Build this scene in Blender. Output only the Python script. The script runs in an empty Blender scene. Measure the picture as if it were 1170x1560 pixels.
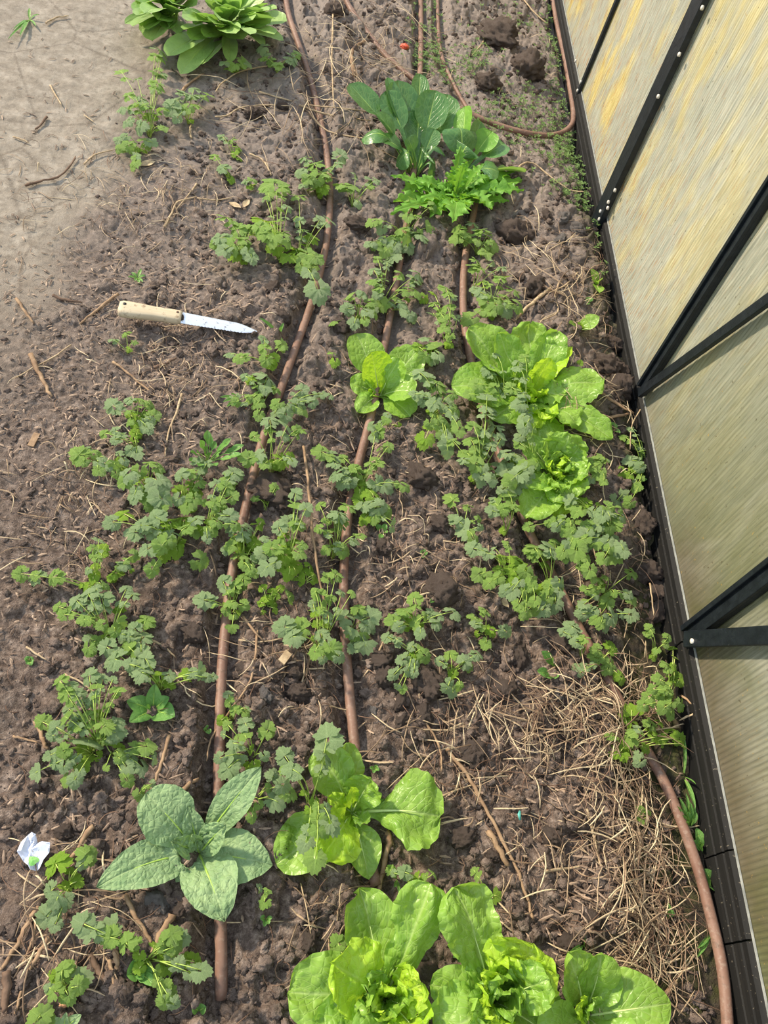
import bpy, math, random
import numpy as np
from mathutils import Vector, Matrix, noise as mnoise

sc = bpy.context.scene
col = sc.collection
random.seed(7)
rnd = random.random
def U(a, b): return a + (b - a) * random.random()
PI = math.pi

# ---------------------------------------------------------------- camera
F, HC = 1215.0, 1.45
def _n(v): return v / np.linalg.norm(v)
_Z = -_n(np.array([280 - 585, -(1600 - 780), -F]))
_B = np.array([665 - 585, 1837, -F]); _Y = _n(_B - _Z * _B.dot(_Z)); _X = np.cross(_Y, _Z)
R3 = np.array([_X, _Y, _Z])
cam = bpy.data.objects.new('camera', bpy.data.cameras.new('camera')); col.objects.link(cam)
m = Matrix([list(R3[0]) + [0], list(R3[1]) + [0], list(R3[2]) + [HC], [0, 0, 0, 1]])
cam.matrix_world = m
cam.data.sensor_fit = 'VERTICAL'; cam.data.sensor_height = 24; cam.data.lens = F / 1560 * 24
cam.data.clip_start = .02
sc.camera = cam
def ray(px, py): return R3 @ np.array([px - 585, -(py - 780), -F])
def G(px, py, z=0.0):
    "point of the garden at height z that the photo shows at this pixel"
    d = ray(px, py); t = (z - HC) / d[2]
    return Vector((d[0] * t, d[1] * t, z))
def W(px, py, x):
    d = ray(px, py); t = x / d[0]
    return Vector((x, d[1] * t, HC + d[2] * t))
def S(px, py, n):
    "length in metres of n pixels lying about the ground there"
    d = ray(px, py); return n * (-HC / d[2])

# ---------------------------------------------------------------- terrain
def _hash(ix, iy, k):
    h = (ix.astype(np.int64) * 374761393 + iy.astype(np.int64) * 668265263 + k * 974711) & 0x7fffffff
    h = ((h ^ (h >> 13)) * 1274126177) & 0x7fffffff
    h = (h ^ (h >> 16)) & 0xffffff
    return h / float(0xffffff)
def vnoise(x, y, s, k):
    x = x / s; y = y / s
    ix = np.floor(x); iy = np.floor(y); fx = x - ix; fy = y - iy
    fx = fx * fx * (3 - 2 * fx); fy = fy * fy * (3 - 2 * fy)
    a = _hash(ix, iy, k); b = _hash(ix + 1, iy, k); c = _hash(ix, iy + 1, k); d = _hash(ix + 1, iy + 1, k)
    return (a * (1 - fx) + b * fx) * (1 - fy) + (c * (1 - fx) + d * fx) * fy - .5
def vor(x, y, s, k):
    "rounded lumps: 1 in the middle of a clod, 0 in the cracks"
    x = x / s; y = y / s; ix = np.floor(x); iy = np.floor(y)
    best = np.full(x.shape, 9.0); bh = np.zeros(x.shape)
    for dx in (-1, 0, 1):
        for dy in (-1, 0, 1):
            cx, cy = ix + dx, iy + dy
            qx = cx + .15 + .7 * _hash(cx, cy, k); qy = cy + .15 + .7 * _hash(cx, cy, k + 7)
            hh = _hash(cx, cy, k + 13)
            d = ((x - qx) ** 2 + (y - qy) ** 2) / (.55 + .6 * hh)
            m_ = d < best
            best = np.where(m_, d, best); bh = np.where(m_, hh, bh)
    return np.sqrt(np.clip(1 - best, 0, 1)) * (.25 + .75 * bh)
def sst(a, b, x):
    t = np.clip((x - a) / (b - a), 0, 1); return t * t * (3 - 2 * t)

PIPES = {
 'left': [(425,-60),(433,-20),(441,25),(470,110),(490,190),(500,250),(503,300),(497,370),(478,450),(450,530),(425,600),(400,670),(375,770),(357,850),(345,940),(338,1020),(335,1100),(333,1200),(333,1300),(336,1400),(338,1520)],
 'middle': [(641,-60),(641,0),(641,90),(634,190),(628,290),(614,370),(600,450),(585,530),(566,630),(545,710),(530,790),(524,870),(525,950),(532,1050),(540,1130),(547,1190),(556,1280),(574,1350)],
 'right': [(728,250),(724,310),(712,370),(706,430),(709,500),(730,600),(765,700),(795,782),(812,820),(850,890),(880,950),(935,1050),(985,1140),(1022,1210),(1060,1310),(1085,1400),(1102,1480),(1110,1570),(1112,1640)],
 'loop': [(518,-30),(527,5),(547,38),(590,92),(640,133),(680,160),(720,180),(770,199),(820,210),(850,208),(868,196),(872,178),(868,145),(858,88),(845,30),(836,-30)],
 'thin': [(668,-40),(667,20),(672,80),(690,125),(712,165),(717,176)],
}
PG = {k: np.array([G(*p)[:2] for p in v]) for k, v in PIPES.items()}
def segdist(x, y, P):
    best = np.full(x.shape, 9.0)
    for i in range(len(P) - 1):
        a, b = P[i], P[i + 1]; d = b - a; L = d.dot(d)
        lo = np.minimum(a, b) - .09; hi = np.maximum(a, b) + .09
        m_ = (x > lo[0]) & (x < hi[0]) & (y > lo[1]) & (y < hi[1])
        if not m_.any(): continue
        xm, ym = x[m_], y[m_]
        t = np.clip(((xm - a[0]) * d[0] + (ym - a[1]) * d[1]) / L, 0, 1)
        q = np.hypot(xm - a[0] - t * d[0], ym - a[1] - t * d[1])
        best[m_] = np.minimum(best[m_], q)
    return best
_ey = np.array([-1, 0.0, .25, .6, 1.0, 1.66, 2.2, 2.6, 3.2, 7])
_ex = np.array([-.25, -.25, -.33, -.47, -.56, -.53, -.50, -.52, -.44, -.40])
def pathmask(x, y):
    e = np.interp(y, _ey, _ex) + .10 * vnoise(x, y, .22, 3) + .05 * vnoise(x, y, .07, 5)
    return sst(.05, -.10, x - e)
_by = np.array([-1, .1, .75, .8, 1, 2.2, 2.5, 7]); 
def parts_(x, y):
    pm = pathmask(x, y)
    smooth = pm * sst(1.0, 1.9, y + .9 * (-.6 - x))      # trodden flat further up the path
    tr = sst(.70, .78, x + .03 * vnoise(x, y, .1, 9) - .05 * sst(.2, .9, y)) * sst(1.0, .7, y)   # ditch by the sill
    return pm, smooth, tr
def H(x, y):
    x = np.atleast_1d(np.asarray(x, float)); y = np.atleast_1d(np.asarray(y, float))
    pm, smooth, tr = parts_(x, y)
    wx = x + .02 * vnoise(x, y, .05, 31); wy = y + .02 * vnoise(x, y, .05, 32)
    amp = (.35 + .65 * sst(-.45, .0, x)) * (1 - .75 * pm)
    patch = .45 + 1.1 * (vnoise(x, y, .22, 41) + .5)
    h = amp * patch * (.030 * vor(wx, wy, .060, 1) + .017 * vor(wx, wy, .027, 2))
    h += (.25 + .75 * amp) * (.009 * vor(x, y, .0135, 4)) * (1 - .75 * smooth)
    h += .022 * vnoise(x, y, .35, 21) * (1 - pm) + .010 * vnoise(x, y, .12, 22) * (1 - .6 * pm)
    h += .004 * vnoise(x, y, .5, 23) * pm + smooth * (.0022 * vnoise(x, y, .03, 24) + .0012 * vnoise(x, y, .011, 25))
    h += (1 - smooth) * .002 * vnoise(x, y, .006, 26)
    ridge = sst(.58, .74, x) * sst(.8, 1.1, y) * sst(2.4, 2.1, y)
    h += ridge * (.022 + .03 * vor(wx, wy, .085, 51))
    h = h * (1 - .45 * tr) - .020 * tr
    h -= .035 * sst(.86, .915, x) * (1 - tr)
    d = np.full(x.shape, 9.0)
    for k, P in PG.items(): d = np.minimum(d, segdist(x, y, P))
    f = sst(.012, .05, d)
    low = -.004 - .008 * tr
    h = h * f + (low + .15 * (h - low)) * (1 - f)
    return h - .012 * (1 - pm)
def Hs(x, y):
    "height smoothed over a hand's width"
    o = np.array([-.02, 0, .02]); xs = []; ys = []
    for a in o:
        for b in o: xs.append(x + a); ys.append(y + b)
    return float(H(np.array(xs), np.array(ys)).mean())
def ground(px, py, dz=0.0):
    z = 0.0
    for _ in range(3):
        p = G(px, py, z); z = Hs(p.x, p.y)
    return Vector((p.x, p.y, z + dz))

# ---------------------------------------------------------------- helpers
def setp(o, label=None, cat=None, group=None, kind=None):
    if label: o['label'] = label
    if cat: o['category'] = cat
    if group: o['group'] = group
    if kind: o['kind'] = kind
    return o
def mesh(name, verts, faces, mat, smooth=True, uvs=None):
    me = bpy.data.meshes.new(name)
    me.from_pydata([tuple(v) for v in verts], [], faces)
    if uvs is not None:
        ul = me.uv_layers.new(name='UVMap')
        li = np.zeros(len(me.loops), np.int32); me.loops.foreach_get('vertex_index', li)
        ul.data.foreach_set('uv', np.asarray(uvs, np.float32)[li].ravel())
    if smooth: me.polygons.foreach_set('use_smooth', [True] * len(me.polygons))
    for m_ in (mat if isinstance(mat, (list, tuple)) else [mat]): me.materials.append(m_)
    return me
def obj(name, me, parent=None, loc=(0, 0, 0)):
    o = bpy.data.objects.new(name, me); col.objects.link(o)
    if parent is not None: o.parent = parent
    o.location = loc
    return o
def empty(name, loc, **k):
    o = bpy.data.objects.new(name, None); o.empty_display_size = .02; col.objects.link(o); o.location = loc
    return setp(o, **k)
class MB:
    def __init__(s): s.v = []; s.f = []; s.uv = []
    def tube(s, pts, rad, n=6, flat=1.0, cap=True):
        "tapered bent tube through pts; rad a number or a list"
        pts = [Vector(p) for p in pts]; L = len(pts)
        if not hasattr(rad, '__len__'): rad = [rad] * L
        b = len(s.v); up = Vector((0.03, 0.05, 1))
        for i, p in enumerate(pts):
            T = (pts[min(i + 1, L - 1)] - pts[max(i - 1, 0)]).normalized()
            A = T.cross(up)
            if A.length < 1e-4: A = T.cross(Vector((1, 0, 0)))
            A.normalize(); B = A.cross(T)
            for k in range(n):
                a = 2 * PI * k / n
                s.v.append(p + A * (math.cos(a) * rad[i]) + B * (math.sin(a) * rad[i] * flat))
                s.uv.append((k / n, i / (L - 1)))
        for i in range(L - 1):
            for k in range(n):
                k2 = (k + 1) % n
                s.f.append((b + i * n + k, b + i * n + k2, b + (i + 1) * n + k2, b + (i + 1) * n + k))
        if cap:
            s.f.append(tuple(b + k for k in range(n))[::-1]); s.f.append(tuple(b + (L - 1) * n + k for k in range(n)))
        return s
    def box(s, c, ax, ay, az):
        b = len(s.v); c = Vector(c)
        for i in (-1, 1):
            for j in (-1, 1):
                for k in (-1, 1): s.v.append(c + ax * i + ay * j + az * k); s.uv.append((0, 0))
        for q in ((0,1,3,2),(4,6,7,5),(0,4,5,1),(2,3,7,6),(0,2,6,4),(1,5,7,3)): s.f.append(tuple(b + t for t in q))
        return s
    def me(s, name, mat, smooth=True): return mesh(name, s.v, s.f, mat, smooth, s.uv)
def bez(a, c, b, t): return a * (1 - t) ** 2 + c * 2 * t * (1 - t) + b * t * t
def catmull(P, n=6):
    P = [Vector(p) for p in P]; out = []
    for i in range(len(P) - 1):
        p0 = P[max(i - 1, 0)]; p1 = P[i]; p2 = P[i + 1]; p3 = P[min(i + 2, len(P) - 1)]
        for k in range(n):
            t = k / n
            out.append(.5 * ((2 * p1) + (p2 - p0) * t + (2 * p0 - 5 * p1 + 4 * p2 - p3) * t * t + (3 * p1 - p0 - 3 * p2 + p3) * t ** 3))
    out.append(P[-1]); return out

# ---------------------------------------------------------------- materials
def lin(r, g, b):
    return tuple(((c / 255) / 12.92 if c / 255 <= .04045 else ((c / 255 + .055) / 1.055) ** 2.4) for c in (r, g, b)) + (1,)
class NT:
    def __init__(s, name):
        s.m = bpy.data.materials.new(name); s.m.use_nodes = True; s.t = s.m.node_tree; s.t.nodes.clear()
        s.out = s.n('ShaderNodeOutputMaterial')
    def n(s, typ, ins={}, **props):
        nd = s.t.nodes.new(typ)
        for k, v in props.items(): setattr(nd, k, v)
        for k, v in ins.items():
            if isinstance(v, bpy.types.NodeSocket): s.t.links.new(v, nd.inputs[k])
            else: nd.inputs[k].default_value = v
        return nd
    def math(s, op, a, b=0.0, c=0.0, clamp=False):
        nd = s.n('ShaderNodeMath', {0: a, 1: b, 2: c}, operation=op); nd.use_clamp = clamp; return nd.outputs[0]
    def mapr(s, v, a, b, c=0.0, d=1.0):
        return s.n('ShaderNodeMapRange', {0: v, 1: a, 2: b, 3: c, 4: d}).outputs[0]
    def mix(s, f, a, b, mode='MIX'):
        nd = s.n('ShaderNodeMix', data_type='RGBA', blend_type=mode)
        for sock, v in ((nd.inputs[0], f), (nd.inputs[6], a), (nd.inputs[7], b)):
            if isinstance(v, bpy.types.NodeSocket): s.t.links.new(v, sock)
            else: sock.default_value = v
        return nd.outputs[2]
    def noise(s, vec, scale, detail=4, rough=.6, dist=0.0):
        return s.n('ShaderNodeTexNoise', {'Vector': vec, 'Scale': scale, 'Detail': detail, 'Roughness': rough, 'Distortion': dist}).outputs[0]
    def ramp(s, f, stops):
        nd = s.n('ShaderNodeValToRGB', {0: f}); e = nd.color_ramp.elements
        while len(e) < len(stops): e.new(.5)
        for i, (p, c) in enumerate(stops): e[i].position = p; e[i].color = c
        return nd.outputs[0]
    def bump(s, h, strength, dist): return s.n('ShaderNodeBump', {'Height': h, 'Strength': strength, 'Distance': dist}).outputs[0]
    def bsdf(s, color, rough=.6, normal=None, spec=.4, **k):
        ins = {'Base Color': color, 'Roughness': rough, 'Specular IOR Level': spec}
        if normal is not None: ins['Normal'] = normal
        ins.update(k)
        return s.n('ShaderNodeBsdfPrincipled', ins).outputs[0]
    def end(s, sh): s.t.links.new(sh, s.out.inputs[0]); return s.m

def mat_simple(name, c1, c2, rough=.7, scale=60, spec=.3, bump=.3, bd=.002, metal=0.0):
    t = NT(name); co = t.n('ShaderNodeTexCoord').outputs['Object']
    rn = t.n('ShaderNodeObjectInfo').outputs['Random']
    n1 = t.noise(co, scale, 5)
    c = t.mix(t.mapr(n1, .35, .65), c1, c2)
    c = t.mix(t.mapr(rn, 0, 1, 0, .25), c, c2)
    return t.end(t.bsdf(c, rough, t.bump(t.noise(co, scale * 4, 4), bump, bd), spec, Metallic=metal))

def mat_leaf(name, c_dark, c_light, c_vein, trans=.35, rough=.42, spec=.5, nveins=9, vslope=.9, vein=.5, blister=.5, bscale=60, tcol=None):
    t = NT(name)
    co = t.n('ShaderNodeTexCoord'); uv = t.n('ShaderNodeSeparateXYZ', {0: co.outputs['UV']})
    u = t.math('ABSOLUTE', t.math('SUBTRACT', uv.outputs[0], .5)); v = uv.outputs[1]
    rn = t.n('ShaderNodeObjectInfo').outputs['Random']
    wob = t.noise(co.outputs['UV'], 6, 2)
    mid = t.mapr(u, .0, .035, 1, 0)
    q = t.math('FRACT', t.math('MULTIPLY', t.math('ADD', t.math('SUBTRACT', v, t.math('MULTIPLY', u, vslope)), t.math('MULTIPLY', wob, .08)), nveins))
    sv = t.mapr(t.math('ABSOLUTE', t.math('SUBTRACT', q, .5)), .0, .10, 1, 0)
    sv = t.math('MULTIPLY', sv, t.mapr(u, .03, .45, .9, .25))
    cell = t.n('ShaderNodeTexVoronoi', {'Vector': co.outputs['Object'], 'Scale': bscale}, feature='DISTANCE_TO_EDGE').outputs[0]
    net = t.mapr(cell, 0, .12, 1, 0)
    veins = t.math('MAXIMUM', mid, t.math('MAXIMUM', t.math('MULTIPLY', sv, .8), t.math('MULTIPLY', net, .25)))
    n1 = t.noise(co.outputs['Object'], 35, 3)
    c = t.mix(t.mapr(n1, .3, .7), c_dark, c_light)
    c = t.mix(t.mapr(rn, 0, 1, 0, .5), c, c_light)
    c = t.mix(t.math('MULTIPLY', veins, vein), c, c_vein)
    hgt = t.math('ADD', t.math('MULTIPLY', veins, -.6), t.math('MULTIPLY', t.mapr(cell, 0, .5), blister))
    nrm = t.bump(hgt, .7, .0022)
    b = t.bsdf(c, rough, nrm, spec)
    tc = t.mix(.5, c, tcol or c_light)
    tr = t.n('ShaderNodeBsdfTranslucent', {'Color': tc, 'Normal': nrm}).outputs[0]
    return t.end(t.n('ShaderNodeMixShader', {0: trans, 1: b, 2: tr}).outputs[0])

M = {}
M['lettuce'] = mat_leaf('lettuce_leaf', lin(118,164,56), lin(158,198,80), lin(205,225,150), .40, .36, .5, 8, 1.1, .5, .8, 75, lin(190,228,70))
M['lettuce_b'] = mat_leaf('lettuce_heart', lin(150,196,40), lin(190,222,66), lin(215,232,130), .42, .38, .45, 8, 1.1, .4, .9, 75, lin(205,240,60))
M['borage'] = mat_leaf('hairy_green_leaf', lin(116,148,100), lin(150,176,124), lin(176,196,140), .2, .6, .35, 9, 1.0, .45, 1.0, 110, lin(140,190,70))
M['pakchoi'] = mat_leaf('dark_green_leaf', lin(58,104,50), lin(88,134,70), lin(158,190,110), .28, .33, .6, 6, 1.3, .6, .2, 50, lin(150,205,50))
M['tatsoi'] = mat_leaf('mustard_green_leaf', lin(128,164,92), lin(166,196,116), lin(190,208,140), .3, .42, .45, 6, 1.2, .45, .2, 45, lin(170,220,60))
M['mizuna'] = mat_leaf('serrated_green_leaf', lin(92,146,48), lin(126,180,66), lin(175,205,110), .35, .45, .4, 8, 1.2, .4, .2, 60, lin(170,220,60))
M['weed'] = mat_leaf('seedling_leaf', lin(84,136,64), lin(122,168,84), lin(160,190,110), .3, .45, .4, 5, 1.0, .3, .2, 80, lin(160,210,70))
M['cil'] = mat_leaf('coriander_leaf', lin(124,158,104), lin(176,198,144), lin(182,202,150), .32, .36, .6, 5, 1.0, .2, .6, 120, lin(160,205,80))
M['cil_b'] = mat_leaf('coriander_leaf_young', lin(126,172,56), lin(164,202,72), lin(190,215,110), .38, .42, .45, 5, 1.0, .2, .5, 120, lin(190,225,60))
M['cil_g'] = mat_leaf('coriander_leaf_green', lin(122,164,76), lin(166,198,102), lin(180,206,124), .36, .38, .55, 5, 1.0, .2, .5, 120, lin(175,215,70))
M['stalk'] = mat_simple('stalk_green', lin(140,168,72), lin(170,190,92), .5, 80, .4, .1)
M['stalk_b'] = mat_simple('stalk_pale', lin(176,196,100), lin(196,208,120), .5, 80, .4, .1)

def mat_soil():
    t = NT('soil'); co = t.n('ShaderNodeTexCoord').outputs['Object']
    pa = t.n('ShaderNodeAttribute', attribute_name='path').outputs['Fac']
    sm = t.n('ShaderNodeAttribute', attribute_name='trodden').outputs['Fac']
    mo = t.n('ShaderNodeAttribute', attribute_name='moist').outputs['Fac']
    n1 = t.noise(co, 9, 5, .6); n2 = t.noise(co, 70, 6, .7); n3 = t.noise(co, 420, 3, .6)
    c = t.ramp(n2, [(.30, lin(52,44,39)), (.42, lin(88,75,67)), (.55, lin(122,107,97)), (.70, lin(170,153,140))])
    c = t.mix(t.mapr(n1, .35, .65, 0, .4), c, lin(96,80,70))
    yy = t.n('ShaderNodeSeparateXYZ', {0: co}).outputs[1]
    c = t.mix(t.math('MULTIPLY', t.mapr(yy, .7, 2.6), t.mapr(n1, .3, .6, .25, .6)), c, lin(160,150,142))  # soil painted paler and greyer towards the far end, in place of glare haze
    c = t.mix(t.mapr(n3, .60, .70, 0, .55), c, lin(176,156,136))
    c = t.mix(t.mapr(n3, .42, .30, 0, .5), c, lin(52,44,40))
    # crumbly lower path soil, then the trodden dusty part, its pale tone also standing in for haze
    cp = t.ramp(n2, [(.3, lin(88,77,68)), (.5, lin(122,108,96)), (.75, lin(164,148,132))])
    c = t.mix(t.math('MULTIPLY', pa, .6), c, cp)
    ct = t.ramp(t.noise(co, 22, 7, .65), [(.3, lin(118,108,96)), (.5, lin(142,132,119)), (.7, lin(166,156,143))])
    ct = t.mix(t.mapr(n2, .52, .66, 0, .55), ct, lin(108,97,86))
    ck = t.n('ShaderNodeTexVoronoi', {'Vector': t.n('ShaderNodeMapping', {'Vector': co, 'Scale': (1, 1, 1), 'Rotation': (0, 0, .4)}).outputs[0], 'Scale': 3.2}, feature='DISTANCE_TO_EDGE').outputs[0]
    ct = t.mix(t.mapr(t.math('ADD', ck, t.math('MULTIPLY', t.math('SUBTRACT', n2, .5), .10)), .0, .02, .55, 0), ct, lin(92,82,72))
    ct = t.mix(t.mapr(n3, .5, .72, 0, .5), ct, lin(176,166,150))
    c = t.mix(sm, c, ct)
    moss = t.math('MULTIPLY', mo, t.mapr(t.noise(co, 30, 4), .42, .62))
    c = t.mix(mo, c, t.mix(n2, lin(38,34,28), lin(74,66,54)))
    c = t.mix(t.math('MULTIPLY', moss, .6), c, lin(78,86,36))
    hgt = t.math('ADD', t.math('MULTIPLY', n2, .7), t.math('MULTIPLY', n3, .5))
    st = t.mapr(sm, 0, 1, 1.0, .6)
    nd = t.n('ShaderNodeBump', {'Height': hgt, 'Strength': st, 'Distance': .006}).outputs[0]
    return t.end(t.bsdf(c, .92, nd, .18))
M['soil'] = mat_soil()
def mat_clod(name, stops, sc1=70):
    t = NT(name); co = t.n('ShaderNodeTexCoord').outputs['Object']
    rn = t.n('ShaderNodeObjectInfo').outputs['Random']
    n2 = t.noise(co, sc1, 6, .7); n3 = t.noise(co, 420, 3, .6)
    c = t.ramp(n2, stops)
    c = t.mix(t.mapr(n3, .58, .7, 0, .5), c, lin(172,154,136))
    c = t.mix(t.mapr(rn, 0, 1, 0, .3), c, lin(104,92,86))
    hgt = t.math('ADD', t.math('MULTIPLY', n2, .8), t.math('MULTIPLY', n3, .5))
    return t.end(t.bsdf(c, .93, t.bump(hgt, 1.0, .006), .15))
M['clod'] = mat_clod('clod_soil', [(.30, lin(58,49,44)), (.43, lin(94,81,74)), (.56, lin(126,112,102)), (.72, lin(172,157,146))])
M['clod_grey'] = mat_clod('clod_grey', [(.28, lin(84,80,78)), (.44, lin(124,118,114)), (.56, lin(158,152,148)), (.74, lin(200,196,194))])
M['crumb'] = mat_clod('crumb_soil', [(.30, lin(56,47,42)), (.43, lin(92,79,71)), (.56, lin(124,109,99)), (.72, lin(170,154,142))], 25)
def mat_straw(name, a, b, c_):
    t = NT(name); co = t.n('ShaderNodeTexCoord').outputs['Object']
    us = t.n('ShaderNodeSeparateXYZ', {0: t.n('ShaderNodeTexCoord').outputs['UV']}).outputs[0]
    c = t.ramp(t.math('ADD', t.math('MULTIPLY', us, .75), t.math('MULTIPLY', t.noise(co, 14, 3, .7), .3)), [(.15, a), (.5, b), (.85, c_)])
    c = t.mix(t.mapr(t.noise(co, 300, 2), .5, .7, 0, .35), c, lin(96,74,58))
    return t.end(t.bsdf(c, .6, None, .3))
M['straw'] = mat_straw('dry_straw', lin(104,84,66), lin(164,140,112), lin(214,194,158))
M['straw_dark'] = mat_straw('old_stalks', lin(92,68,54), lin(124,96,78), lin(150,120,98))
M['chips'] = mat_straw('bark_chips', lin(98,80,68), lin(134,114,98), lin(172,148,126))
M['twig'] = mat_simple('twig_bark', lin(118,92,70), lin(168,140,110), .75, 50, .25, .5)
M['twig_pale'] = mat_simple('twig_pale', lin(150,126,98), lin(194,172,138), .7, 90, .25, .5)
M['twig_dark'] = mat_simple('twig_dark', lin(84,66,54), lin(118,96,80), .8, 50, .2, .5)
def mat_pipe():
    t = NT('brown_polythene_pipe'); co = t.n('ShaderNodeTexCoord').outputs['Object']
    c = t.mix(t.mapr(t.noise(co, 9, 4), .35, .65), lin(116,86,72), lin(140,110,94))
    c = t.mix(t.mapr(t.noise(co, 120, 5, .7), .52, .66, 0, .65), c, lin(150,132,118))
    c = t.mix(t.mapr(t.noise(co, 45, 5, .75), .56, .66, 0, .6), c, lin(92,74,62))
    return t.end(t.bsdf(c, .55, t.bump(t.noise(co, 200, 3), .2, .001), .35))
M['pipe'] = mat_pipe()
# ================================================================ ground
xs = np.concatenate([np.linspace(-3.2, -1.25, 60)[:-1], np.linspace(-1.25, -.9, 60)[:-1], np.arange(-.9, .945, .0036)])
ys = np.concatenate([np.linspace(-1.2, -.15, 60)[:-1], np.arange(-.15, 1.3, .0036), np.arange(1.3, 2.4, .005), np.arange(2.4, 4.2, .008), np.linspace(4.2, 7, 90)])
XX, YY = np.meshgrid(xs, ys); X_ = XX.ravel(); Y_ = YY.ravel()
ZZ = H(X_, Y_); nx_, ny_ = len(xs), len(ys)
me = bpy.data.meshes.new('ground')
me.vertices.add(nx_ * ny_)
me.vertices.foreach_set('co', np.stack([X_, Y_, ZZ], 1).astype(np.float32).ravel())
ii = (np.arange(ny_ - 1)[:, None] * nx_ + np.arange(nx_ - 1)[None, :]).ravel()
fc = np.stack([ii, ii + 1, ii + 1 + nx_, ii + nx_], 1).astype(np.int32)
me.loops.add(fc.size); me.loops.foreach_set('vertex_index', fc.ravel())
me.polygons.add(len(fc)); me.polygons.foreach_set('loop_start', np.arange(0, fc.size, 4, dtype=np.int32))
try: me.polygons.foreach_set('loop_total', np.full(len(fc), 4, np.int32))
except Exception: pass
me.update(calc_edges=True)
me.polygons.foreach_set('use_smooth', np.ones(len(fc), bool))
pm, smo, tr = parts_(X_, Y_)
tr2 = np.clip(tr + .8 * sst(.80, .88, X_) * sst(2.6, 2.2, Y_), 0, 1)
for nm, arr in (('path', pm), ('trodden', smo), ('moist', tr2 * .85)):
    a = me.attributes.new(nm, 'FLOAT', 'POINT'); a.data.foreach_set('value', arr.astype(np.float32))
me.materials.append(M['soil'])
setp(obj('ground', me), 'dark crumbly garden soil of the bed with the trodden grey path on its left', 'ground', kind='structure')

# ---- earth clods: lumpy rocks of soil
def lump(seed, sub=4, rough=.22):
    import bmesh
    bm = bmesh.new(); bmesh.ops.create_icosphere(bm, subdivisions=sub, radius=1)
    off = Vector((seed * 13.7, seed * 5.1, seed * 3.3)); r = random.Random(seed)
    st = Vector((1, r.uniform(.65, .95), r.uniform(.55, .8)))
    cuts = [(Vector((r.gauss(0, 1), r.gauss(0, 1), r.gauss(0, 1))).normalized(), r.uniform(.62, .85)) for _ in range(5)]
    for v in bm.verts:
        n = v.co.normalized(); p = n * 1.0
        for cn, cd in cuts:
            e = p.dot(cn)
            if e > cd: p -= cn * (e - cd) * .8
        d = mnoise.noise(n * 1.4 + off) * .28 + mnoise.noise(n * 3.7 + off) * rough * 1.2 + mnoise.noise(n * 9 + off) * rough * .7
        if sub > 3: d += mnoise.noise(n * 20 + off) * rough * .4 - abs(mnoise.noise(n * 5 + off)) * .3
        p = p * (1 + d)
        v.co = Vector((p.x * st.x, p.y * st.y, p.z * st.z))
    me = bpy.data.meshes.new('soil_clod'); bm.to_mesh(me); bm.free()
    me.polygons.foreach_set('use_smooth', [True] * len(me.polygons)); return me
big = []
for s in range(7):
    q = lump(s + 1); q.materials.append(M['clod']); big.append(q)
bigg = []
for s in range(2):
    q = lump(s + 31); q.materials.append(M['clod_grey']); bigg.append(q)
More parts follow.
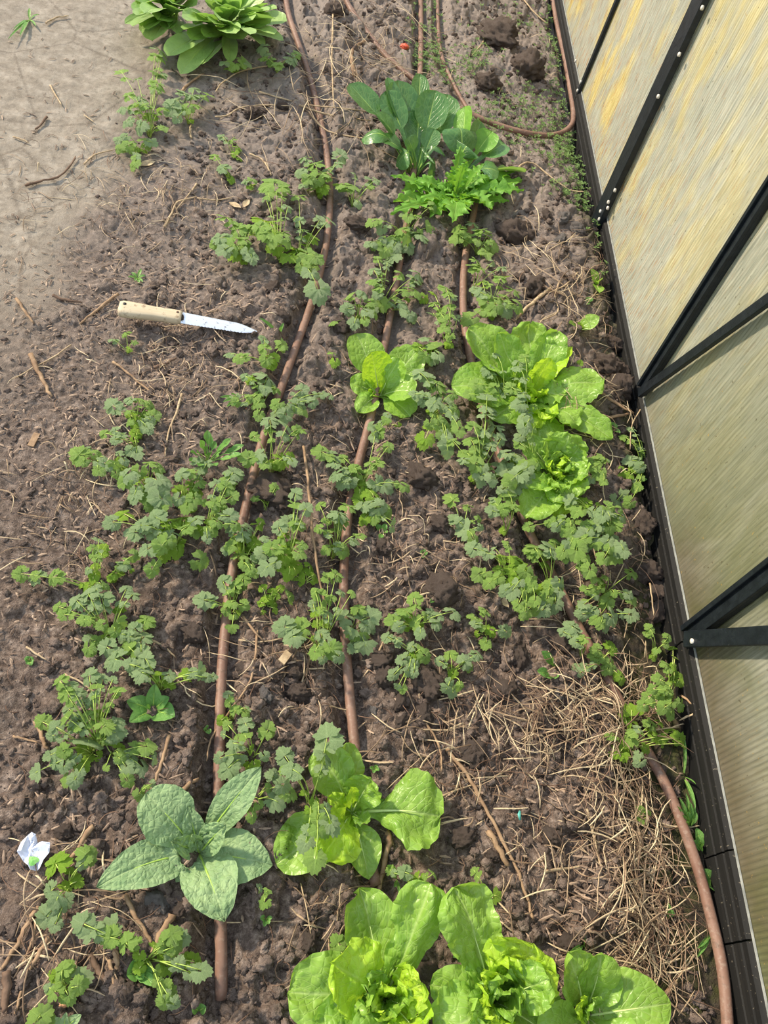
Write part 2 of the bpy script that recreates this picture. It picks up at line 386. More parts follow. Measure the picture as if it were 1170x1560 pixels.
CL = [  # pixel x, y, width in pixels, grey?, label
 (240,1375,46,1,'large grey soil clod just below the hairy plant\'s long left leaf'),
 (272,1388,30,0,'small dark clod right of the large grey clod under the hairy plant'),
 (296,968,44,0,'large rounded clod left of the left hose, above the small oval-leaved seedling'),
 (650,1045,58,0,'broad brown clod in mid bed under the small coriander plants'),
 (580,1008,46,0,'slanting clod beside the pale curved twig near the middle hose'),
 (610,1072,30,0,'knobbly clod below and left of the broad brown clod'),
 (585,1032,38,0,'dark clod tucked under the slanting clod by the curved twig'),
 (852,978,46,0,'smooth rounded clod left of the right hose where coriander thins out'),
 (790,1000,42,0,'flat clod to the left of the smooth rounded clod'),
 (765,1052,44,0,'hairy fibrous clod standing above the straw heap'),
 (785,362,56,0,'big wedge-shaped clod right of the hose below the serrated greens'),
 (790,425,24,0,'round clod in the gap right of the upper coriander row'),
 (812,440,42,0,'flat slab of earth left of the tangle of pale stalks'),
 (925,560,48,0,'square clod below the two-leaved lettuce seedling near the sill'),
 (935,530,40,0,'upright clod against the sill beside the small lettuce seedling'),
 (943,572,44,0,'crumbly clod beside the sill just above the first brace foot'),
 (940,600,50,0,'wide clod beside the brace foot right of the big lettuce'),
 (880,352,32,1,'pale grey clod near the foot of the bolted post'),
 (858,335,30,1,'pale lump left of the pale grey clod by the bolted post'),
 (832,332,22,0,'little upright lump in the row above the wedge-shaped clod'),
 (852,368,26,1,'small greyish clod among the stalks near the bolted post'),
 (900,305,46,0,'long tan clod touching the sill above the bolted post foot'),
 (1003,905,60,0,'tall clod leaning on the sill right of the dense coriander'),
 (985,875,50,0,'ridged clod beside the sill above the dark ditch'),
 (975,800,46,0,'big clod by the sill level with the lower end of the frilly lettuce'),
 (1000,935,46,0,'knobbly clod with a pale stem across it near the second brace foot'),
 (850,1058,26,1,'whitish clod at the top edge of the straw heap'),
 (570,1085,24,1,'whitish oblong clod right of the middle hose'),
 (405,1060,32,1,'pale flat-faced clod between the left and middle hoses'),
 (372,1020,30,0,'dark clod right of the left hose next to dry stalks'),
 (448,1025,30,0,'dark clod with a tan wood chip on its right'),
 (420,1030,22,0,'small clod between pale stalks, left of the tan wood chip'),
 (455,1055,44,0,'wide clod in the middle of the gap between left and middle hoses'),
 (645,1090,34,0,'knobbly clod in bare soil right of the middle hose'),
 (720,1148,46,0,'block of tan soil left of the long bent stem'),
 (610,1100,30,0,'rough clod in bare soil above the single broad lettuce leaf'),
 (830,1100,50,0,'rounded clod ringed by straw left of the right hose'),
 (860,1118,34,0,'clod in the straw heap next to the rounded ringed clod'),
 (840,1275,34,0,'tan clod in the straw below the little teal scrap'),
 (705,1275,46,0,'tan lump right of the single broad lettuce leaf'),
 (750,1305,26,0,'squarish clod beside the lower part of the long bent stem'),
 (400,720,0,0,''),(412,755,70,0,'long dark earth clod under the little coriander sprout by the left hose'),
 (430,770,46,0,'dark clod below the long earth clod right of left hose'),
 (100,1268,34,0,'blocky clod beside the forked twig near the plastic scrap'),
 (195,1512,34,0,'round clod near the bottom left corner'),
 (222,1518,26,0,'dark clod touching the round clod near the bottom left'),
 (478,1385,34,0,'tan clod left of the notched lettuce leaf'),
 (470,1435,36,0,'lumpy clod in the bare soil left of the bottom lettuce'),
 (450,1345,28,0,'dark clod under the pale leaf tip of the four-leaf lettuce'),
 (670,800,40,0,'dark lump in the hollow left of the crowded coriander'),
 (640,730,60,0,'broad dark mound in the hollow below the middle lettuce'),
 (670,905,60,0,'broad clod left of the dense coriander clump'),
 (585,835,30,0,'brown lump beside the middle hose in the reddish soil'),
 (500,700,30,0,'lump under the upper-left leaves of the hose-side coriander'),
 (660,1385,0,0,''),(648,1480,40,0,'dark clod in the gap between the two bottom lettuces'),
 (865,1440,44,0,'tan crumbling clod above the oval lettuce leaf at the bottom'),
 (900,1400,34,0,'small tan clod in the lower straw'),
 (760,60,70,0,'broad grey-brown mound near the top between the hose loop'),
 (800,110,60,0,'rough mound inside the hose loop near the top'),
 (740,130,44,0,'clod inside the hose loop right of the thin hose'),
 (508,20,40,0,'clod at the top between the left hose and the loop'),
 (367,128,20,1,'little bluish grey stone-like clod below the top-left greens'),
 (385,175,30,0,'dark clod under a thin pale stalk left of the left hose'),
 (430,165,24,0,'small round clod close left of the upper left hose'),
 (505,300,0,0,''),(545,345,40,0,'earth lump right of the left hose by the lone coriander'),
 (470,350,34,0,'earth lump left of the left hose beside the tall coriander'),
 (520,500,34,0,'clod between left and middle hoses level with the knife'),
 (415,440,28,0,'small clod left of the drooping coriander leaf by the hose'),
 (430,485,30,0,'clod close to the left hose right of the knife tip'),
]
def free(p, r):
    a = np.array([p[0]]); b = np.array([p[1]])
    return min(segdist(a, b, P)[0] for P in PG.values()) > r + .008
for px, py, w, g, lab in CL:
    if not w: continue
    p = ground(px, py); r = S(px, py, w) * .5
    if g and not (w < 30 or w > 40): pass
    k = 0
    while not free(p, r * .8) and k < 30:
        p.x += .004 * (1 if p.x > 0 else -1) * (1 if px not in (412, 430) else 1); k += 1
    o = obj('soil_clod', (bigg if g else big)[len(bpy.data.objects) % (2 if g else 7)])
    o.location = (p.x, p.y, p.z + r * .18); o.scale = (r * U(.9, 1.1), r * U(.9, 1.1), r * U(.85, 1.1))
    o.rotation_euler = (U(-.3, .3), U(-.3, .3), U(0, 6.28))
    setp(o, lab, 'soil clod', 'named clods of earth on the bed')

# ---- crumbs: thousands of small bits of earth, one object
def crumbs(name, N, dens, rlo, rhi, mat, label, cat, seed):
    r = np.random.RandomState(seed); import bmesh
    protos = []
    for s in range(6):
        q = lump(50 + s, 3, .42); co = np.zeros(len(q.vertices) * 3); q.vertices.foreach_get('co', co)
        fs = np.zeros(len(q.polygons) * 3, int); q.polygons.foreach_get('vertices', fs); protos.append((co.reshape(-1, 3), fs.reshape(-1, 3)))
        bpy.data.meshes.remove(q)
    x = r.uniform(-1.0, .9, N * 6); y = np.abs(r.uniform(-.12, 3.9, N * 6)) ** 1.0
    keep = r.rand(N * 6) < dens(x, y); x, y = x[keep][:N], y[keep][:N]
    z = H(x, y); rad = (rlo + (rhi - rlo) * r.rand(len(x)) ** 3) * np.where(x < -.35, .6, 1)
    V = []; Fc = []; b = 0
    for i in range(len(x)):
        c, f = protos[r.randint(6)]; a = r.rand() * 6.28; ca, sa = math.cos(a), math.sin(a)
        v = c * rad[i]; v = np.stack([v[:, 0] * ca - v[:, 1] * sa + x[i], v[:, 0] * sa + v[:, 1] * ca + y[i], v[:, 2] + z[i] + rad[i] * .25], 1)
        V.append(v); Fc.append(f + b); b += len(v)
    V = np.concatenate(V); Fc = np.concatenate(Fc)
    me = bpy.data.meshes.new(name); me.from_pydata(V.tolist(), [], Fc.tolist())
    me.polygons.foreach_set('use_smooth', [True] * len(me.polygons)); me.materials.append(mat)
    setp(obj(name, me), label, cat, kind='stuff')
def dens_a(x, y):
    pm, smo, tr = parts_(x, y)
    d = np.minimum.reduce([segdist(x, y, P) for P in PG.values()])
    return (1 - smo) ** 3 * (1 - .5 * tr) * (.35 + vnoise(x, y, .12, 77) + .5) * .7 * (d > .014) * np.clip(1.6 / (1 + y), 0, 1) * (np.hypot(x + .02, y - .28) > .045)
crumbs('soil_crumbs', 11000, dens_a, .0022, .013, M['crumb'], 'loose crumbs of dark soil strewn over the bed', 'soil', 5)

# ---- straw, roots and bark litter
def blob_px(specs, seed):
    "points scattered about pixel centres"
    r = random.Random(seed); out = []
    for cx, cy, rx, ry, n, L, zz in specs:
        for _ in range(n):
            a = r.gauss(cx, rx), r.gauss(cy, ry)
            if a[0] > 1085 or a[1] > 1620 or a[1] < -60: continue
            p = G(*a)
            if p.x > .905 or not free((p.x, p.y), .004): continue
            out.append((p.x, p.y, L * r.uniform(.4, 1.3), zz))
    return out
def litter(name, pts, rad, mat, label, cat, seed, bend=.35, lift=.012, flat=1.0, nseg=6, ang=None, group=None):
    r = random.Random(seed); mb = MB()
    xs_ = np.array([p[0] for p in pts]); ys_ = np.array([p[1] for p in pts])
    ends = []
    for (x, y, L, zz) in pts:
        a = r.uniform(0, 6.28) if ang is None or r.random() < .45 else r.gauss(ang, .35)
        c = r.gauss(0, bend); ends.append((a, c))
    P = []; meta = []
    for (x, y, L, zz), (a, c) in zip(pts, ends):
        q = []; X, Y = x, y; aa = a - c * 1.2
        for k in range(nseg):
            q.append((X, Y)); X += math.cos(aa) * L / (nseg - 1); Y += math.sin(aa) * L / (nseg - 1); aa += c * 2.4 / (nseg - 1)
        P += q
    A = np.array(P); Hh = H(A[:, 0], np.minimum(A[:, 1], 6)).reshape(-1, nseg); A = A.reshape(-1, nseg, 2)
    for i in range(len(pts)):
        if A[i, :, 0].max() > .915: continue
        h = Hh[i]; k = np.linspace(0, 1, nseg)
        line = np.maximum(h.mean(), h[0] * (1 - k) + h[-1] * k)
        z = .45 * h + .55 * line + pts[i][3] * r.random() + lift * r.random() * np.sin(k * PI) * r.choice((1, .4)) + rad
        z = np.maximum(z, h + .0006)
        rr = rad * r.uniform(.5, 1.35)
        n0 = len(mb.uv); shade = r.random()
        mb.tube([(A[i, j, 0], A[i, j, 1], z[j]) for j in range(nseg)], [rr * (.85 if 0 < j < nseg - 1 else .4) for j in range(nseg)], 4, flat, True)
        for q in range(n0, len(mb.uv)): mb.uv[q] = (shade, .5)
    setp(obj(name, mb.me(name, mat, False)), label, cat, group, kind='stuff')
ST = [ # straw heap on the lower right, looser straw elsewhere
 (905,1200,60,110,70,.08,.03),(940,1210,20,90,90,.12,.03),(975,1380,24,90,120,.10,.02),(995,1460,22,60,60,.11,.02),(900,1480,60,50,50,.05,.012),(850,1105,60,24,110,.08,.03),(900,1075,50,14,50,.12,.03),(965,1060,25,30,60,.06,.02),
 (820,1320,70,60,35,.06,.01),(850,440,60,50,160,.11,.02),(470,170,60,40,90,.18,.03),(560,90,50,50,120,.16,.03),(250,300,70,40,120,.06,.01),
 (275,560,60,60,110,.06,.01),(120,760,60,60,90,.06,.008),(700,1130,60,60,90,.08,.01),(420,1010,60,60,50,.07,.01),(640,870,50,50,70,.05,.005),
 (90,1420,50,60,60,.07,.01),(500,1400,40,60,30,.06,.005),(560,790,120,120,120,.05,.005),(900,650,40,40,70,.08,.02),(1010,1300,30,80,70,.08,.005),
 (130,300,90,60,50,.06,.002),(780,120,90,70,90,.08,.01),(900,900,40,60,90,.07,.01)]
litter('straw', blob_px(ST, 3), .0013, M['straw'], 'tangled dry straw and grass stems lying over the soil', 'straw', 11, .32, .02, .6)
litter('dead_roots', blob_px([(a, b, c * 1.2, d * 1.2, int(n * .5), l, z) for a, b, c, d, n, l, z in ST] + [(585,780,330,420,700,.05,.003)], 8), .0007, M['straw_dark'], 'fine brown dead roots and stalk fibres in the soil', 'roots', 12, .7, .015)
CH = [(150,620,110,110,900,.014,.001),(270,400,90,80,420,.016,.001),(330,560,90,70,300,.02,.001),(270,470,70,60,300,.018,.001),(120,900,80,120,420,.012,.001),(200,1250,120,120,260,.02,.001),
      (600,800,120,100,420,.02,.001),(560,430,140,150,300,.018,.001),(930,1400,60,90,500,.028,.006),(800,1200,120,120,420,.016,.001),(100,200,120,150,140,.02,.0),(60,450,70,90,200,.014,.0),(430,1050,90,80,160,.02,.001),(560,700,50,40,160,.03,.004),(200,180,160,110,60,.025,.0)]
litter('bark_chips', blob_px(CH, 5), .0022, M['chips'], 'small brown bark chips and woody bits over the soil', 'bark chips', 13, .03, .004, .4, 3)

# ---- hoses
def laid(px, r, n=5, z0=None):
    P = [];
    for (a, b) in px:
        g = G(a, b, .008); zz = -.008 * float(parts_(np.array([g.x]), np.array([g.y]))[2][0])
        g = G(a, b, zz + r)
        P.append(Vector((g.x, g.y, zz + r - .002)))
    return catmull(P, n)
HS = [('left', .0098, 'long brown hose running down the bed nearest the path'),
      ('middle', .0098, 'straight brown hose down the middle of the bed, passing under the small lettuce'),
      ('right', .0102, 'brown hose from under the big lettuce down to the ditch by the sill'),
      ('loop', .0098, 'brown hose bending in a loop across the top of the bed beside the wall')]
for k, r, lab in HS:
    pts = laid(PIPES[k], r)
    if k == 'loop':
        for i, p in enumerate(pts): p.z += .012
    if k in ('left',): pts[-1].z -= .02; pts[-2].z -= .014; pts[-3].z -= .008; pts[-4].z -= .003
    mb = MB().tube(pts, r, 14)
    setp(obj('irrigation_hose', mb.me('irrigation_hose', M['pipe'])), lab, 'hose', 'brown drip hoses on the bed')
pts = laid(PIPES['thin'], .007)
n = len(pts)
thin = setp(obj('irrigation_hose', MB().tube(pts, .0068, 12).me('thin_hose', M['pipe'])), 'thinner hose joining the loop from the top, its upper end wrapped in a green stem', 'hose', 'brown drip hoses on the bed')
# ---- twigs, one by one: polyline in pixels, thickness in pixels, material, label
TW = [
 ([(598,941),(590,965),(572,1003),(552,1032)],5,'twig_pale','pale curved twig lying right of the middle hose'),
 ([(590,1268),(594,1285),(586,1310),(578,1352),(566,1378)],10,'twig','thick grey-brown twig beside the middle hose below the single broad lettuce leaf'),
 ([(680,1140),(700,1165),(722,1198),(744,1240),(770,1290),(790,1330),(806,1378),(812,1400)],7,'twig','long bent stem lying across the bare soil right of centre'),
 ([(744,1266),(758,1290),(775,1320)],10,'twig','short flat peeling stem next to the long bent stem'),
 ([(830,1327),(870,1322),(950,1308)],6,'twig_pale','straight golden straw stalk lying level in the lower straw'),
 ([(894,1232),(902,1265),(913,1310),(917,1322)],7,'twig_pale','golden straw stalk standing steep against the level one'),
 ([(277,600),(268,630),(256,660),(252,695)],5,'twig_pale','pale stick on the path side below the knife'),
 ([(46,540),(58,565),(68,585),(78,604)],8,'twig','short thick stick on the left path edge'),
 ([(108,525),(80,545),(50,560),(20,578)],4,'twig_pale','thin pale stick crossing behind the short thick stick'),
 ([(25,455),(38,475),(52,492)],5,'twig','small stick at the left edge level with the knife'),
 ([(77,400),(100,412),(128,460)],0,'twig',''),
 ([(180,448),(160,462),(138,480),(120,495)],5,'twig','slanting twig left of the knife handle'),
 ([(80,450),(100,457),(125,461)],5,'twig_dark','dark twig on the path left of the knife handle'),
 ([(172,551),(195,568),(215,585),(236,602)],4,'twig','thin twig running down right below the knife handle'),
 ([(235,560),(252,555),(268,545)],6,'twig_dark','short dark stick below the middle of the knife'),
 ([(142,1258),(125,1282),(108,1308),(92,1330)],9,'twig','forked grey twig leading down toward the plastic scrap'),
 ([(60,1382),(45,1400),(32,1430),(18,1450),(0,1480)],9,'twig','knobbly root-like branch at the left edge, lower down'),
 ([(74,1428),(58,1455),(42,1482),(30,1520),(18,1560)],7,'twig','long pale root running to the bottom left corner'),
 ([(54,1400),(50,1430),(35,1465),(20,1490)],4,'twig','thin root between the two root-like branches'),
 ([(8,1480),(10,1510),(5,1545)],14,'twig_dark','thick dark bark strip in the bottom left corner'),
 ([(190,1363),(203,1388),(220,1418),(230,1438)],8,'twig','dark stick pointing at the coriander below the hairy plant'),
 ([(262,1395),(248,1418),(236,1440),(228,1455)],11,'twig','split flat stick right of the dark stick below the hairy plant'),
 ([(137,1455),(148,1475),(160,1495)],10,'twig_dark','flat bark piece left of the coriander at the bottom left'),
 ([(176,1448),(178,1465),(178,1478)],9,'twig','stubby peg of wood beside the flat bark piece'),
 ([(167,1462),(172,1485),(174,1510)],6,'twig','slim upright stick below the stubby peg'),
 ([(257,1120),(250,1150),(240,1180),(230,1205)],6,'twig','reddish stick between the lower-left coriander and the left hose'),
 ([(250,1225),(275,1205),(302,1185)],9,'twig','brown root-like stick behind the hairy plant\'s upper leaf'),
 ([(98,1027),(125,1040),(150,1060)],5,'twig_pale','thin pale stick behind the large lower-left coriander'),
 ([(54,1100),(62,1115),(66,1130),(72,1142)],8,'twig','pinkish bent twig left of the large lower-left coriander'),
 ([(20,1122),(38,1126),(58,1131)],4,'twig','thin stick pointing left from the pinkish bent twig'),
 ([(40,985),(55,996),(72,1006)],5,'twig_pale','short pale straw piece on the path soil, left of the coriander rows'),
 ([(230,975),(250,985),(268,1002)],5,'twig_pale','white thin stick pointing at the left hose'),
 ([(370,940),(388,962),(403,978)],4,'twig','stick leaning toward the pale cross stalk by the left hose'),
 ([(364,975),(395,978),(430,973)],4,'twig_pale','pale cross stalk between left and middle hoses'),
 ([(392,960),(382,1035),(345,1090),(322,1125),(315,1160)],4,'twig','thin brown stem crossing the left hose diagonally'),
 ([(372,1030),(395,1033),(422,1034)],5,'twig_dark','level dark stem beside the left hose'),
 ([(462,680),(468,720),(472,770),(478,830),(486,880),(495,920),(502,955)],5,'twig','tall thin dry stem standing between the left and middle hoses'),
 ([(642,1092),(660,1118),(672,1148),(672,1175)],4,'twig','thin bent stalk in the bare soil left of the long bent stem'),
 ([(672,1213),(700,1202),(740,1188),(790,1165)],4,'twig_pale','thin yellow stalk crossing the long bent stem'),
 ([(640,1112),(665,1112),(690,1113)],4,'twig_pale','short pale stalk lying level in the bare soil'),
 ([(802,1110),(800,1130),(802,1150)],3,'twig_pale','tiny upright stalk above the straw'),
 ([(655,1395),(640,1420),(650,1410)],0,'twig',''),
 ([(458,1345),(468,1390),(475,1440)],3,'twig_pale','thin reddish stalk in the soil left of the bottom lettuce'),
 ([(500,1365),(482,1395),(468,1430)],3,'twig_pale','yellow stalk crossing the thin reddish stalk'),
 ([(328,1405),(360,1405),(432,1403)],3,'twig_pale','thin pale stalk level with the hose end'),
 ([(910,595),(935,612),(965,630)],6,'twig','sturdy stem lying right of the big lettuce toward the sill'),
 ([(895,640),(930,636),(965,628)],5,'twig','pale stem below the sturdy stem right of the big lettuce'),
 ([(992,600),(975,625),(962,650),(960,685)],3,'twig_pale','thin curved straw hanging at the first brace foot'),
 ([(1105,1057),(1080,1072),(1060,1085),(1035,1098)],6,'twig_pale','pale broken stem sticking out over the sill'),
 ([(1038,1060),(1058,1075),(1080,1095),(1089,1112),(1085,1128),(1072,1140)],4,'twig','looping dry tendril in front of the sill'),
 ([(990,888),(993,910),(996,938)],4,'twig_pale','white upright stem on the clod near the sill'),
 ([(1030,1495),(1005,1530),(990,1570)],8,'twig','grey stick at the bottom right of the straw'),
 ([(1058,1455),(1040,1480),(1022,1505)],5,'twig_pale','pale stick above the grey stick in the straw'),
 ([(838,440),(810,462),(785,488)],9,'twig_pale','thick pale stalk in the tangle near the upper wall'),
 ([(857,420),(845,450),(850,475),(820,490)],4,'twig_pale','bent pale stalk in the same tangle near the upper wall'),
 ([(880,415),(860,435),(838,445)],4,'twig_pale','thin pale stalk pointing at the small lettuce seedling'),
 ([(790,255),(800,248),(815,250),(830,262),(850,278),(870,290),(890,292)],4,'twig_pale','arching pale stem right of the serrated greens'),
 ([(448,88),(418,98),(370,108),(340,125),(328,140)],4,'twig_pale','pale stalk running from the hose to the top-left greens'),
 ([(328,178),(345,176),(365,165),(400,160),(445,162)],4,'twig_pale','curved pale stalk left of the upper left hose'),
 ([(395,140),(430,150),(470,160),(520,165),(560,170)],4,'twig_pale','long pale stalk crossing the left hose'),
 ([(455,160),(500,175),(565,184)],5,'twig_pale','second pale stalk crossing under the left hose toward the dark greens'),
 ([(470,170),(500,200),(560,212)],5,'twig_pale','pale stalk from the hose to the base of the dark greens'),
 ([(508,15),(506,60),(506,110),(509,165)],4,'twig_pale','upright dry stem between the left hose and the loop'),
 ([(540,115),(536,95),(538,75),(556,62)],6,'twig','twisted stem stub left of the dark greens'),
 ([(380,235),(398,242),(408,255),(413,268)],5,'twig_pale','arched pale stalk behind the tall coriander'),
 ([(292,210),(289,200),(291,190)],4,'twig_pale','short curved stalk below the upper-left coriander'),
 ([(276,140),(290,125),(310,112)],4,'twig','reddish stalk rising toward the top-left greens'),
 ([(300,280),(285,300),(268,320)],4,'twig_pale','straight grass stalk in the litter on the left'),
 ([(250,345),(262,325),(270,308),(300,300)],5,'twig_pale','bent grass stalk in the litter on the left'),
 ([(300,302),(330,305),(355,300)],4,'twig_pale','level grass stalk left of the tall coriander'),
 ([(77,130),(85,145),(94,160)],4,'twig_pale','pale stick on the grey path near the top left'),
 ([(71,178),(62,190),(53,198)],4,'twig_dark','small dark stick on the grey path'),
 ([(20,208),(32,212),(44,217)],4,'twig_pale','short stick on the grey path at the far left'),
 ([(38,283),(60,276),(88,270),(105,255),(115,238)],4,'twig_dark','long thin root on the grey path'),
 ([(128,175),(136,181),(143,186)],3,'twig_pale','tiny stick in the middle of the grey path'),
 ([(70,35),(85,27),(105,24)],4,'twig_pale','root poking from the path at the top left'),
 ([(128,250),(145,236),(175,228)],4,'twig_pale','arched pale root at the edge of the path'),
 ([(795,-5),(810,15),(835,38)],4,'twig_pale','pale stalk at the top beside the loop'),
 ([(744,45),(735,65),(718,85)],4,'twig_pale','pale forked stem inside the hose loop'),
]
for px, w, mt, lab in TW:
    if not w or not lab: continue
    P = []
    if mt == 'twig_pale': w = w * .72
    for k, (a, b) in enumerate(px):
        g = ground(a, b); r = S(a, b, w) * .5
        h = float(H(g.x, g.y)[0]) if g.x < .88 else .06
        P.append([g, max(h, g.z)])
    zavg = sum(p[1] for p in P) / len(P); pts = []
    for k, ((a, b), (g, h)) in enumerate(zip(px, P)):
        z = max(h, zavg * .7 + h * .3) + r * .9 + .003
        if 'sticking out' in lab: z = .02 + .07 * (1 - k / 3)
        if 'tendril' in lab: z = .015 + .05 * math.sin(k / 5 * PI)
        if 'standing between' in lab: z += .03 * math.sin(k / 6 * PI)
        q = G(a, b, z); pts.append(q)
    cur = catmull(pts, 4); L = len(cur)
    cur = [p + Vector((U(-1, 1), U(-1, 1), U(-.5, 1))) * r * .35 for p in cur]
    rad = [r * (1.05 - .45 * i / L) * U(.85, 1.15) for i in range(L)]; rad[-1] *= .5
    name = 'straw_stalk' if mt == 'twig_pale' else 'twig'
    setp(obj(name, MB().tube(cur, rad, 7, .8).me(name, M[mt])), lab, 'twig' if name == 'twig' else 'dry stalk')
# ================================================================ greenhouse wall
XW = .925
def mat_poly():
    t = NT('polycarbonate'); co = t.n('ShaderNodeTexCoord').outputs['Object']
    s = t.n('ShaderNodeSeparateXYZ', {0: co}); y, z = s.outputs[1], s.outputs[2]
    fl = t.math('SINE', t.math('MULTIPLY', y, 2 * PI / .0105))
    # streaks run up the flutes
    st = t.n('ShaderNodeMapping', {'Vector': co, 'Scale': (1, 55, 5.5)}).outputs[0]
    st2 = t.n('ShaderNodeMapping', {'Vector': co, 'Scale': (1, 6, 2.4)}).outputs[0]
    n1 = t.noise(st, 2.2, 5, .65); n2 = t.noise(st2, 1.6, 4, .6); n3 = t.noise(co, 90, 3, .6); n4 = t.noise(co, 3.1, 4, .6, .6)
    base = t.mix(t.mapr(n1, .3, .7), lin(168,171,158), lin(226,225,208))
    yel = t.mix(t.mapr(n1, .4, .65), lin(222,204,128), lin(250,236,172))
    base = t.mix(t.math('MULTIPLY', t.mapr(n2, .47, .62, 0, .9), t.mapr(y, .9, 2.7, .12, 1.0)), base, yel)
    org = t.math('MULTIPLY', t.mapr(t.noise(st, 3.3, 3, .6), .54, .64), t.math('MULTIPLY', t.mapr(z, .9, .12), t.mapr(y, 1.0, 2.2, .12, .8)))
    base = t.mix(org, base, lin(196,132,62))
    # green and brown growth on the nearer panels
    near = t.mapr(y, 1.7, .8, 0, 1)
    low = t.mapr(z, .62, .10, 0, 1)
    gr = t.math('MULTIPLY', t.math('MULTIPLY', near, t.mapr(n4, .28, .50)), t.mapr(low, 0, 1, .35, 1))
    base = t.mix(t.math('MULTIPLY', near, .38), base, lin(112,112,84))
    base = t.mix(t.math('MULTIPLY', gr, .8), base, t.mix(n1, lin(74,86,40), lin(132,134,78)))
    br = t.math('MULTIPLY', t.mapr(z, .24, .10), t.math('MULTIPLY', t.mapr(n4, .62, .42), near))
    base = t.mix(t.math('MULTIPLY', br, .6), base, lin(108,88,68))
    base = t.mix(t.mapr(t.math('ADD', n3, t.math('MULTIPLY', near, .01)), .69, .73, 0, .6), base, lin(206,170,92))
    base = t.mix(t.mapr(n3, .33, .29, 0, .6), base, lin(84,70,44))
    base = t.mix(t.mapr(fl, -1, -.2, .22, 0), base, lin(84,88,74))
    nrm = t.bump(t.math('ADD', t.math('MULTIPLY', fl, .5), t.math('MULTIPLY', n3, .5)), .45, .002)
    b = t.bsdf(base, .38, nrm, .45)
    tr = t.n('ShaderNodeBsdfTranslucent', {'Color': base}).outputs[0]
    return t.end(t.n('ShaderNodeMixShader', {0: .45, 1: b, 2: tr}).outputs[0])
M['poly'] = mat_poly()
def mat_dark(name, a, b, scale=(1, 1, 1), rough=.55, flecks=lin(120,112,96), fl=.66):
    t = NT(name); co = t.n('ShaderNodeTexCoord').outputs['Object']
    mp = t.n('ShaderNodeMapping', {'Vector': co, 'Scale': scale}).outputs[0]
    n1 = t.noise(mp, 40, 6, .7); n2 = t.noise(co, 160, 3)
    c = t.mix(t.mapr(n1, .35, .65), a, b)
    c = t.mix(t.mapr(n2, fl, fl + .05, 0, .6), c, flecks)
    return t.end(t.bsdf(c, rough, t.bump(n1, .6, .003), .35))
M['sill'] = mat_dark('weathered_black_sill', lin(7,7,7), lin(24,23,21), (1, .06, 1), .75)
M['bar'] = mat_dark('dark_bar', lin(16,21,26), lin(30,36,41), (1, 1, 1), .42, lin(90,92,90), .72)
M['alu'] = mat_simple('dull_strip', lin(120,124,122), lin(168,170,164), .35, 60, .5, .1)
M['bolt'] = mat_simple('bolt_head', lin(180,176,166), lin(214,208,196), .4, 60, .5, .1)
ZB, ZT = .076, 1.7
P0 = {}
for k, (a, b) in {'p1': ((893,122),(944,0)), 'p2': ((920,333),(1077,0)), 'p3': ((992,582),(1170,306)), 'p4': ((1064,962),(1170,882))}.items():
    A = W(*a, XW); B = W(*b, XW); P0[k] = (A, B); print(k, [tuple(round(c, 3) for c in q) for q in (A, B)])
edges = [-1.3]
ysb = [P0['p4'][0].y, P0['p3'][0].y, P0['p2'][0].y, P0['p1'][0].y]
allp = [-1.0, -.02 - .1] + ysb + [P0['p1'][0].y + .75, P0['p1'][0].y + 1.5, 6.6]
allp = [-1.25, ysb[0] - .86] + ysb + [ysb[3] + .8, ysb[3] + 1.6, ysb[3] + 2.6]
labs = ['ribbed panel at the near end of the wall, cut by the frame', 'green-stained ribbed polycarbonate panel at the bottom right', 'mossy brown-green ribbed panel between the two lower bars', 'pale ribbed panel right of the wide bolted post', 'golden streaked panel between narrow bar and wide bolted post', 'orange-streaked panel at the far top end of the wall', 'farther ribbed wall panel', 'farthest ribbed wall panel']
for i in range(len(allp) - 1):
    y0, y1 = allp[i] + .004, allp[i + 1] - .004; n = max(4, int((y1 - y0) / .00525)); n -= n % 2
    V = []; Fc = []
    for k in range(n + 1):          # twin-wall sheet with shallow flutes on both faces
        y = y0 + (y1 - y0) * k / n; dx = .0006 * (k % 2)
        V += [(XW - dx, y, ZB - .02), (XW - dx, y, ZT), (XW + .010 + dx, y, ZB - .02), (XW + .010 + dx, y, ZT)]
    for k in range(n):
        b = k * 4
        Fc += [(b, b + 4, b + 5, b + 1), (b + 2, b + 3, b + 7, b + 6), (b + 1, b + 5, b + 7, b + 3), (b, b + 2, b + 6, b + 4)]
    Fc += [(0, 1, 3, 2), (n * 4, n * 4 + 2, n * 4 + 3, n * 4 + 1)]
    setp(obj('wall_right', mesh('wall_right', V, Fc, M['poly'], False)), labs[i], 'wall panel', kind='structure')
